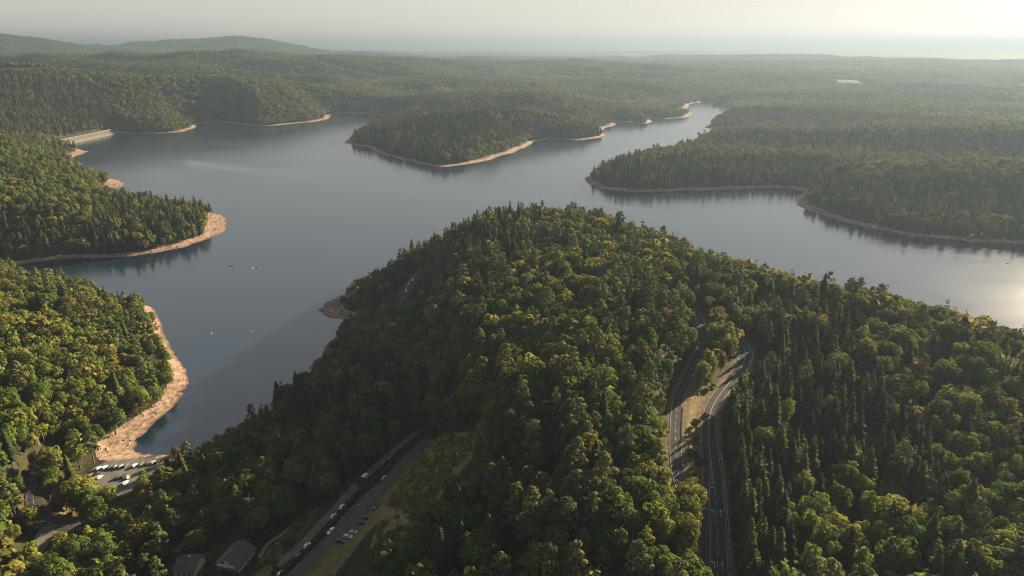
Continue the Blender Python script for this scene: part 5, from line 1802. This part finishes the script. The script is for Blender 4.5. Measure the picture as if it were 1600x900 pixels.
def build_cars():
    gl = 'cars parked around the lakeside car park'
    for px, py, dx, dy, kind, rgb, lab in (
        (154.0, 731.5, 6, -4, 'hatchback', WHITE, 'white hatchback at the left end of the car park back row'),
        (163.5, 730.0, 6, -5, 'estate', (0.70, 0.71, 0.74), 'second car from the left in the car park back row, pale with dark windows'),
        (171.5, 729.5, 6, -5, 'hatchback', TEAL, 'dark teal hatchback third from the left in the back row'),
        (179.5, 729.0, 6, -5, 'estate', CHAR, 'charcoal estate fourth from the left in the back row'),
        (188.5, 728.0, 6, -5, 'estate', (0.16, 0.20, 0.24), 'slate blue estate in the middle of the back row'),
        (196.5, 727.2, 6, -5, 'hatchback', OLIVE, 'olive hatchback left of the gap in the back row'),
        (210.5, 727.0, 6, -6, 'estate', WHITE, 'white estate standing alone by the gap in the back row'),
        (220.0, 725.0, 6, -5, 'hatchback', GREY, 'grey hatchback right of the lone white estate'),
        (231.0, 723.5, 6, -5, 'estate', GREEN, 'dark green estate near the right end of the back row'),
        (239.5, 722.5, 6, -5, 'hatchback', PALEBLUE, 'pale blue hatchback near the right end of the back row'),
        (246.5, 721.5, 6, -5, 'hatchback', BLACK, 'black hatchback at the right end of the back row'),
        (151.5, 739.8, 6, -3, 'hatchback', BLACK, 'black hatchback at the left edge of the car park'),
        (155.5, 745.5, 6, -4, 'hatchback', WHITE, 'white hatchback beside the black one at the left edge'),
        (184.5, 745.5, 5, -4, 'hatchback', CHAR, 'charcoal hatchback leftmost in the car park front row'),
        (193.0, 744.2, 5, -4, 'hatchback', BLACK, 'black hatchback second in the car park front row'),
        (200.5, 745.2, 5, -4, 'hatchback', (0.66, 0.68, 0.70), 'silver white hatchback at the tree edge of the front row'),
        (195.5, 754.3, 6, -5, 'estate', (0.72, 0.75, 0.78), 'white estate alone at the front edge of the car park')):
        p = unproject(px, py, PARK_Z + 0.6); make_car(kind, rgb, lab, (p[0], p[1], PARK_Z + 0.05), heading_px(px, py, dx, dy, PARK_Z), gl)
    gr = 'cars parked along the hedge of the gravel lane'
    def on_road(key, px, py, zofs=0.05):
        A = np.array(ROADS[key]); z = A[:, 2].mean()
        p = unproject(px, py, z + 0.6)
        d, i, t = seg_nearest(np.array([p[0]]), np.array([p[1]]), ROADS[key])
        T = frames(ROADS[key])[1][i[0]]
        return (p[0], p[1], A[i[0], 2] + zofs), math.atan2(T[1], T[0])
    for px, py, kind, rgb, lab, nm in (
        (438, 896, 'hatchback', WHITE, 'white hatchback at the bottom edge on the gravel lane', 'car'),
        (453, 885, 'estate', GREEN, 'dark green estate on the lane above the white hatchback', 'car'),
        (465, 869, 'estate', GREY, 'grey estate on the lane below the lone white car', 'car'),
        (480, 852, 'hatchback', WHITE, 'white hatchback alone on the lower part of the gravel lane', 'car'),
        (508, 820, 'hatchback', CHAR, 'charcoal hatchback half hidden by the hedge', 'car'),
        (521, 806, 'hatchback', (0.6, 0.62, 0.64), 'silver hatchback on the lane left of the wide parking place', 'car'),
        (534.5, 791.5, 'hatchback', WHITE, 'white hatchback on the lane above the silver one', 'car'),
        (547, 777.5, 'estate', NAVY, 'navy estate on the lane below the white van', 'car'),
        (556, 768.5, 'hatchback', BLACK, 'black hatchback on the lane just below the white van', 'car'),
        (571, 745, 'van', WHITE, 'white box van on the gravel lane beside the dark trees', 'van'),
        (596, 729, 'hatchback', BLACK, 'black hatchback on the lane above the white van', 'car'),
        (609.5, 717, 'estate', BLACK, 'black estate in the shade near the upper end of the lane', 'car'),
        (623, 703, 'hatchback', CHAR, 'charcoal hatchback uppermost on the lane in deep shade', 'car')):
        p, h = on_road('lane', px, py)
        make_car(kind, rgb, lab, p, h, gr if nm == 'car' else None, nm, nm)
    for px, py, kind, rgb, lab in ((517, 829.5, 'estate', WHITE, 'white estate driving down the valley road beside the hedge'), (600.5, 746, 'hatchback', YELLOW, 'yellow car driving up the valley road near the white van')):
        p, h = on_road('valley', px, py); make_car(kind, rgb, lab, p, h + (math.pi if rgb == WHITE else 0), None)
    gp = 'cars nosed in along the meadow side of the valley road'
    for px, py, kind, rgb, lab in (
        (532, 845, 'estate', (0.04, 0.06, 0.075), 'dark blue estate lowest in the row beside the meadow'),
        (543.5, 838, 'estate', PALEBLUE, 'pale blue estate second in the row beside the meadow'),
        (552, 831.5, 'hatchback', SILVER, 'silver hatchback third in the row beside the meadow'),
        (565.5, 817, 'estate', BLACK, 'black estate left of the pair beside the meadow'),
        (573.5, 809, 'estate', CHAR, 'charcoal estate right of the pair beside the meadow'),
        (587, 795.5, 'hatchback', MAROON, 'dark maroon hatchback uppermost in the row beside the meadow')):
        p, h = on_road('valley', px, py); make_car(kind, rgb, lab, p, h - R(68), gp)
    gh = 'cars on the shaded headland road'
    for px, py, rgb, lab in ((645, 437.5, WHITE, 'white car uppermost on the shaded headland road'), (638.8, 443.5, SILVER, 'silver car in the middle of the headland road row'),
                             (636.5, 448.5, CHAR, 'charcoal car below the silver one on the headland road'), (634.5, 453.5, WHITE, 'white car lowest on the shaded headland road')):
        p, h = on_road('hill_track', px, py); make_car('hatchback', rgb, lab, p, h + math.pi, gh)

# ================================================================== boats and buoys
def boat(px, py, label, rgb, L=4.2, rot=0.0, name='rowing_boat', cat='boat'):
    p = unproject(px, py, 0.1)
    t = thing(name, label, cat, (p[0], p[1], 0.0), rot)
    st = [(-0.5, 0.30, 0.26), (-0.25, 0.42, 0.24), (0.05, 0.44, 0.25), (0.3, 0.32, 0.30), (0.5, 0.04, 0.42)]
    V, F = [], []
    for x, w, h in st:
        W_ = w * L * 0.36
        V += [(x * L, -W_, h * L * 0.32), (x * L, -W_ * 0.72, -0.12), (x * L, W_ * 0.72, -0.12), (x * L, W_, h * L * 0.32), (x * L, W_ * 0.84, h * L * 0.32), (x * L, W_ * 0.55, 0.06), (x * L, -W_ * 0.55, 0.06), (x * L, -W_ * 0.84, h * L * 0.32)]
    for i in range(len(st) - 1):
        for j in range(8):
            F.append((i * 8 + j, i * 8 + (j + 1) % 8, (i + 1) * 8 + (j + 1) % 8, (i + 1) * 8 + j))
    F.append((0, 1, 2, 3, 4, 5, 6, 7)); n = (len(st) - 1) * 8; F.append(tuple(n + j for j in range(7, -1, -1)))
    me = new_mesh('hull', V, F, [mat('boat_%d_%d' % (int(rgb[0] * 99), int(rgb[2] * 99)), rgb, 0.5)])
    bm = bmesh.new(); bm.from_mesh(me); bmesh.ops.recalc_face_normals(bm, faces=bm.faces[:]); bm.to_mesh(me); bm.free()
    obj('hull', me, t)
    wood = mat('thwart_wood', (0.22, 0.14, 0.08), 0.7)
    for x in (-0.22, 0.1):
        mb = MB(); mb.box((x * L, 0, 0.24), (0.24, 0.22 * L, 0.05)); mb.build('thwart', wood, t)

def buoy(px, py, label, rgb, r=0.7, tall=0.0):
    p = unproject(px, py, 0.1)
    t = thing('buoy', label, 'buoy', (p[0], p[1], 0.0))
    V, F = [], []
    mb = MB()
    for k in range(6):
        a0, a1 = -math.pi / 2 + math.pi * k / 6, -math.pi / 2 + math.pi * (k + 1) / 6
        mb.tube((0, 0, r * 0.35 + r * math.sin(a0)), (0, 0, r * 0.35 + r * math.sin(a1)), max(r * math.cos(a0), 0.01), max(r * math.cos(a1), 0.01), 12, caps=False)
    mb.build('float', mat('buoy_%d_%d' % (int(rgb[0] * 99), int(rgb[2] * 99)), rgb, 0.4), t, smooth_shade=True)
    mb = MB(); mb.tube((0, 0, r * 1.2), (0, 0, r * 1.7 + tall), 0.09, 0.07, 6); mb.build('top_mark', mat('buoy_post', (0.1, 0.1, 0.1), 0.6), t)

def build_water_things():
    boat(755, 269, 'dark rowing boat left of the pair off the middle peninsula', (0.05, 0.05, 0.055), 5.5, 0.2)
    boat(776.5, 270, 'dark rowing boat right of the pair off the middle peninsula', (0.06, 0.055, 0.05), 5.5, 0.1)
    boat(361, 416, 'low dark boat in the bay left of the two floats', (0.04, 0.045, 0.05), 4.6, 0.1)
    boat(327, 396, 'dark boat close to the beach of the left headland', (0.05, 0.05, 0.05), 4.0, 1.1)
    boat(395.5, 517, 'small dark boat seen end on in the middle of the inlet', (0.03, 0.03, 0.035), 4.5, R(84))
    boat(350.5, 603.5, 'left one of two white dinghies near the inlet end', (0.75, 0.76, 0.78), 2.6, R(70), 'dinghy')
    boat(357, 601.5, 'right one of two white dinghies near the inlet end', (0.75, 0.76, 0.78), 2.6, R(62), 'dinghy')
    buoy(394.5, 419.5, 'pale yellow float in the bay beside a dark one', (0.75, 0.70, 0.45), 0.95)
    buoy(401, 419, 'dark float in the bay beside the pale yellow one', (0.06, 0.06, 0.06), 0.85)
    buoy(330, 521, 'small white buoy alone in the inlet', (0.8, 0.8, 0.8), 0.6)
    boat(1574, 411, 'dark boat at the end of the dark ripple line', (0.04, 0.04, 0.04), 5.0, 0.3)

# ================================================================== small growth, stones, dead trees
def bush_mesh(seed, n=260, s=0.38, tone=('broadleaf', 0), flat=0.8):
    r = np.random.default_rng(seed)
    lumps = [(r.normal(0, 0.6), r.normal(0, 0.6), 0.75 + r.normal(0, 0.25), r.uniform(0.5, 0.85), r.uniform(0.45, 0.75) * flat) for _ in range(7)]
    V, F, T, SN = lumps_crown(r, lumps, n, s)
    return new_mesh('bush_leaves', V, F, [tone_mat(*tone)], None, False, None, T, SN)

def build_small():
    # hedge between the gravel lane and the valley road
    r = np.random.default_rng(3)
    pts = spline([(*unproject(px, py, 29)[:2], 29.0) for px, py in ((425, 912), (447, 892), (480, 862), (500, 840), (520, 817), (545, 790), (572, 762), (596, 741), (620, 718), (645, 692), (660, 677))], 1.6)
    lumps = []
    for p in pts:
        for _ in range(2):
            z = gz(p[0], p[1])
            hgt = 1.3 + 0.9 * vnoise(np.array(p[0] / 9.0), np.array(p[1] / 9.0), 8)
            lumps.append((p[0] + r.normal(0, 0.5), p[1] + r.normal(0, 0.5), z + hgt * 0.5 + r.normal(0, 0.15), 0.95, hgt * 0.55))
    V, F, T, SN = lumps_crown(r, lumps, 7000, 0.5)
    c = np.array([pts[len(pts) // 2][0], pts[len(pts) // 2][1], 29.0])
    o = tag(obj('hedge', new_mesh('hedge', V - c, F, [tone_mat('broadleaf', 0)], None, False, None, T, SN), None, tuple(c)), 'long clipped green hedge between the gravel lane and the valley road', 'hedge')
    # bushes
    for i, (px, py, s, tone, lab) in enumerate((
        (567, 757, 2.6, ('broadleaf', 3), 'dark round bush in the hedge beside the white van'), (455, 848, 2.3, ('broadleaf', 0), 'green bush in the garden near the lane'),
        (468, 825, 2.6, ('broadleaf', 1), 'light bush under the trees left of the lane'), (432, 893, 1.6, ('broadleaf', 0), 'rounded garden bush beside the lane at the bottom'),
        (412, 880, 1.8, ('birch', 1), 'bright green bush right of the gabled house'), (426, 879, 1.5, ('russet', 0), 'reddish bush in the garden beside the lane'),
        (408, 848, 1.9, ('broadleaf', 3), 'dark bush behind the right end of the gabled roof'), (330, 858, 2.2, ('broadleaf', 0), 'green shrub at the left of the gabled house'),
        (322, 872, 1.9, ('broadleaf', 1), 'olive shrub between the two house roofs'), (640, 860, 2.4, ('broadleaf', 3), 'dark bush low on the bracken meadow'),
        (590, 862, 2.0, ('broadleaf', 0), 'lone bush on the meadow above the parked cars'), (658, 830, 2.3, ('pine', 2), 'dull green bush at the wood edge of the meadow'),
        (1103, 612, 1.5, ('broadleaf', 1), 'small bush on the dry verge between the two roads'), (1086, 690, 1.4, ('broadleaf', 0), 'low bush on the verge below the fork'),
        (1090, 660, 1.6, ('broadleaf', 3), 'dark bush at the middle of the verge below the fork'), (1082, 712, 1.9, ('broadleaf', 0), 'spreading bush on the lower verge beside the branch road'),
        (1094, 722, 1.7, ('broadleaf', 3), 'dark bush on the lower verge beside the main road'), (1113, 604, 1.4, ('birch', 1), 'light bush at the top of the dry verge under the tree strip'), (1086, 745, 1.8, ('broadleaf', 1), 'olive bush at the foot of the verge by the junction'),
        (1078, 672, 1.2, ('bare', 0), 'brown tuft of scrub on the verge beside the guard rail'),
        (1104, 650, 1.3, ('bare', 0), 'brown withered bush beside the main road'), (110, 806, 1.8, ('broadleaf', 3), 'dark bush on the hairpin island'))):
        p = on_ground(px, py, 30 if px < 800 else 69)
        t = thing('bush', lab, 'bush', p, i * 1.3)
        t.scale = (s, s, s * 0.9)
        obj('leaves', bush_mesh(50 + i, 420, 0.36, tone), t)
        mb = MB(); mb.tube((0, 0, -0.3), (0, 0, 0.6), 0.08, 0.05, 5); mb.build('stem', bark('broadleaf'), t)
    # bracken and tufts on open ground
    n = 9000
    mpoly = [(520,905),(560,860),(600,795),(668,692),(700,676),(742,680),(735,705),(700,745),(668,800),(640,860),(630,905)]
    P, idx = [], []
    px = rng.uniform(420, 745, n); py = rng.uniform(675, 905, n)
    inm = in_poly(px, py, mpoly) | (in_poly(px, py, [(395,905),(420,858),(470,812),(500,790),(470,835),(425,905)]) & (rng.uniform(0, 1, n) < 0.5))
    px, py = px[inm], py[inm]
    z = np.full(len(px), 36.0)
    for _ in range(12):
        d = (CAM_Z - z) / (SP + (py - CY) / FPX * CP)
        x, y = (px - CX) / FPX * d, d * (CP - (py - CY) / FPX * SP)
        z = 0.5 * z + 0.5 * ground(x, y)
    z = ground(x, y)
    ok = off_roads(x, y, 0.8)
    x, y, z = x[ok], y[ok], z[ok]
    nz = fbm(x / 9 + y / 30, y / 22, 3, 131)
    idx = np.where(nz > 0.56, 2, np.where(nz > 0.45, 1, 0))
    k = nz > 0.30
    protos = [bpy.data.objects.new('tuft_pattern', bush_mesh(200 + i, 60, 0.5, tn, 0.6)) for i, tn in enumerate((('birch', 2), ('broadleaf', 2), ('bare', 0)))]
    s = rng.uniform(0.45, 1.0, len(x))
    scatter('bracken', 'rough green and brown bracken covering the meadow above the valley road', 'bracken', np.stack([x, y, z - 0.25], 1)[k], rng.uniform(0, 6.28, k.sum()), np.stack([s, s, s * 0.7], 1)[k], idx[k], protos)
    # undergrowth under the near trees
    # stones and stumps on the dry lake shore
    th = rng.uniform(R(-48), R(48), 150000); rr = np.sqrt(rng.uniform(330 ** 2, 1500 ** 2, 150000))
    x, y = rr * np.sin(th), rr * np.cos(th)
    sd = shore_distance(x, y)
    m = (sd > -0.5) & (sd < 20)
    x, y, sd = x[m], y[m], sd[m]
    z, sd, bw = ground(x, y, sd, True)
    m = (sd < bw) & (fbm(x / 8, y / 8, 2, 141) > 0.46)
    x, y, z = x[m], y[m], z[m]
    protos = []
    for i in range(4):
        r = np.random.default_rng(300 + i)
        bm = bmesh.new(); bmesh.ops.create_icosphere(bm, subdivisions=2, radius=0.5)
        for v in bm.verts: v.co *= r.uniform(0.75, 1.2); v.co.z *= 0.62
        me = bpy.data.meshes.new('stone'); bm.to_mesh(me); bm.free()
        me.materials.append(mat('beach_stone_%d' % (i % 2), ((0.33, 0.24, 0.185), (0.13, 0.10, 0.08))[i % 2], 0.9, noise=0.3, scale=2))
        protos.append(bpy.data.objects.new('stone_pattern', me))
    s = np.exp(rng.normal(-0.25, 0.55, len(x))).clip(0.3, 3.2)
    scatter('beach_stones', 'scattered stones and dark stumps on the dry pink shore', 'stones', np.stack([x, y, z], 1), rng.uniform(0, 6.28, len(x)), np.stack([s, s * rng.uniform(0.6, 1.6, len(x)), s], 1), rng.integers(0, 4, len(x)), protos)
    # dead trunks in the spruce stand
    grey = mat('dead_wood', (0.38, 0.34, 0.29), 0.9, noise=0.3, scale=1.0)
    for i, (px, py, h, lab) in enumerate(((1243.5, 611, 15, 'left of the two bare grey trunks in the spruce gap'), (1251, 608, 16, 'right of the two bare grey trunks, its top forked'),
                                        (1275.5, 610, 13, 'single bare grey trunk beside a spruce, right of the pair'), (14, 471, 15, 'pale dead trunk standing above the near left bank'))):
        z = 60
        for _ in range(12):
            p = unproject(px, py, z + h); z = 0.5 * z + 0.5 * gz(p[0], p[1])
        t = thing('dead_tree', lab, 'dead tree', (p[0], p[1], gz(p[0], p[1])))
        mb = MB()
        for k in range(5): mb.tube((0.1 * k, 0.05 * k, h * k / 5 - (0.5 if k == 0 else 0)), (0.1 * (k + 1), 0.05 * (k + 1), h * (k + 1) / 5), 0.36 - 0.06 * k, 0.30 - 0.06 * k, 7, caps=(k == 4))
        mb.build('trunk', grey, t)
        for k in range(7):
            mb = MB(); a = k * 2.2 + i; zz = h * (0.4 + 0.08 * k); q = 0.1 * zz / h * 5
            mb.tube((q, q / 2, zz), (q + math.cos(a) * 1.6, q / 2 + math.sin(a) * 1.6, zz + 0.7), 0.10, 0.03, 5); mb.build('limb', grey, t)

def build_roadside():
    guard_rail('main', 868, 705, 1, 'long steel guard rail along the right edge of the main road')
    guard_rail('main', 640, 545, 1, 'steel guard rail on the outside of the main road bend')
    guard_rail('branch', 690, 634, 1, 'bright guard rail on the right side of the branch road')
    white = mat('sign_back', (0.72, 0.72, 0.70), 0.5, 0.2)
    blue = mat('sign_blue', (0.04, 0.20, 0.42), 0.5)
    road_sign(1139.5, 761, 67, 'triangle', 'white triangular road sign on the right verge by the turning lane', white)
    road_sign(1148, 857, 67, 'disc', 'round blue road sign on the right verge near the bottom', blue, 2.0, 1.4)
    road_sign(1082, 593, 70, 'triangle', 'white triangular sign between the branch road and the tree strip', white, 2.6, 1.3)
    road_sign(1075.5, 732, 68, 'board', 'blue and white direction board on the verge above the junction', mat('sign_pale_blue', (0.35, 0.48, 0.60), 0.5), 2.4, 1.0)
    road_sign(1130, 634, 68, 'triangle', 'small pale sign at the outside of the main road bend', white, 2.0, 0.8)
    for px, py, z, lab in ((1128.8, 764, 67, 'thin post with a lamp at the right edge of the turning lane'), (1088.5, 756, 67.5, 'pale marker post at the foot of the fork verge')):
        p = on_ground(px, py, z)
        t = thing('marker_post', lab, 'post', p)
        mb = MB(); mb.tube((0, 0, -0.3), (0, 0, 3.2), 0.09, 0.07, 7); mb.build('post', mat('pale_paint', (0.7, 0.7, 0.68), 0.5), t)
        mb = MB(); mb.box((0, 0, 3.3), (0.35, 0.2, 0.25)); mb.build('cap', mat('pale_paint', (0.7, 0.7, 0.68), 0.5), t)

# ================================================================== build
tag(ground_sheet(), None)
lake()
build_roads()
dam()
build_houses()
plant()
build_cars()
build_water_things()
build_roadside()
build_small()
haze()
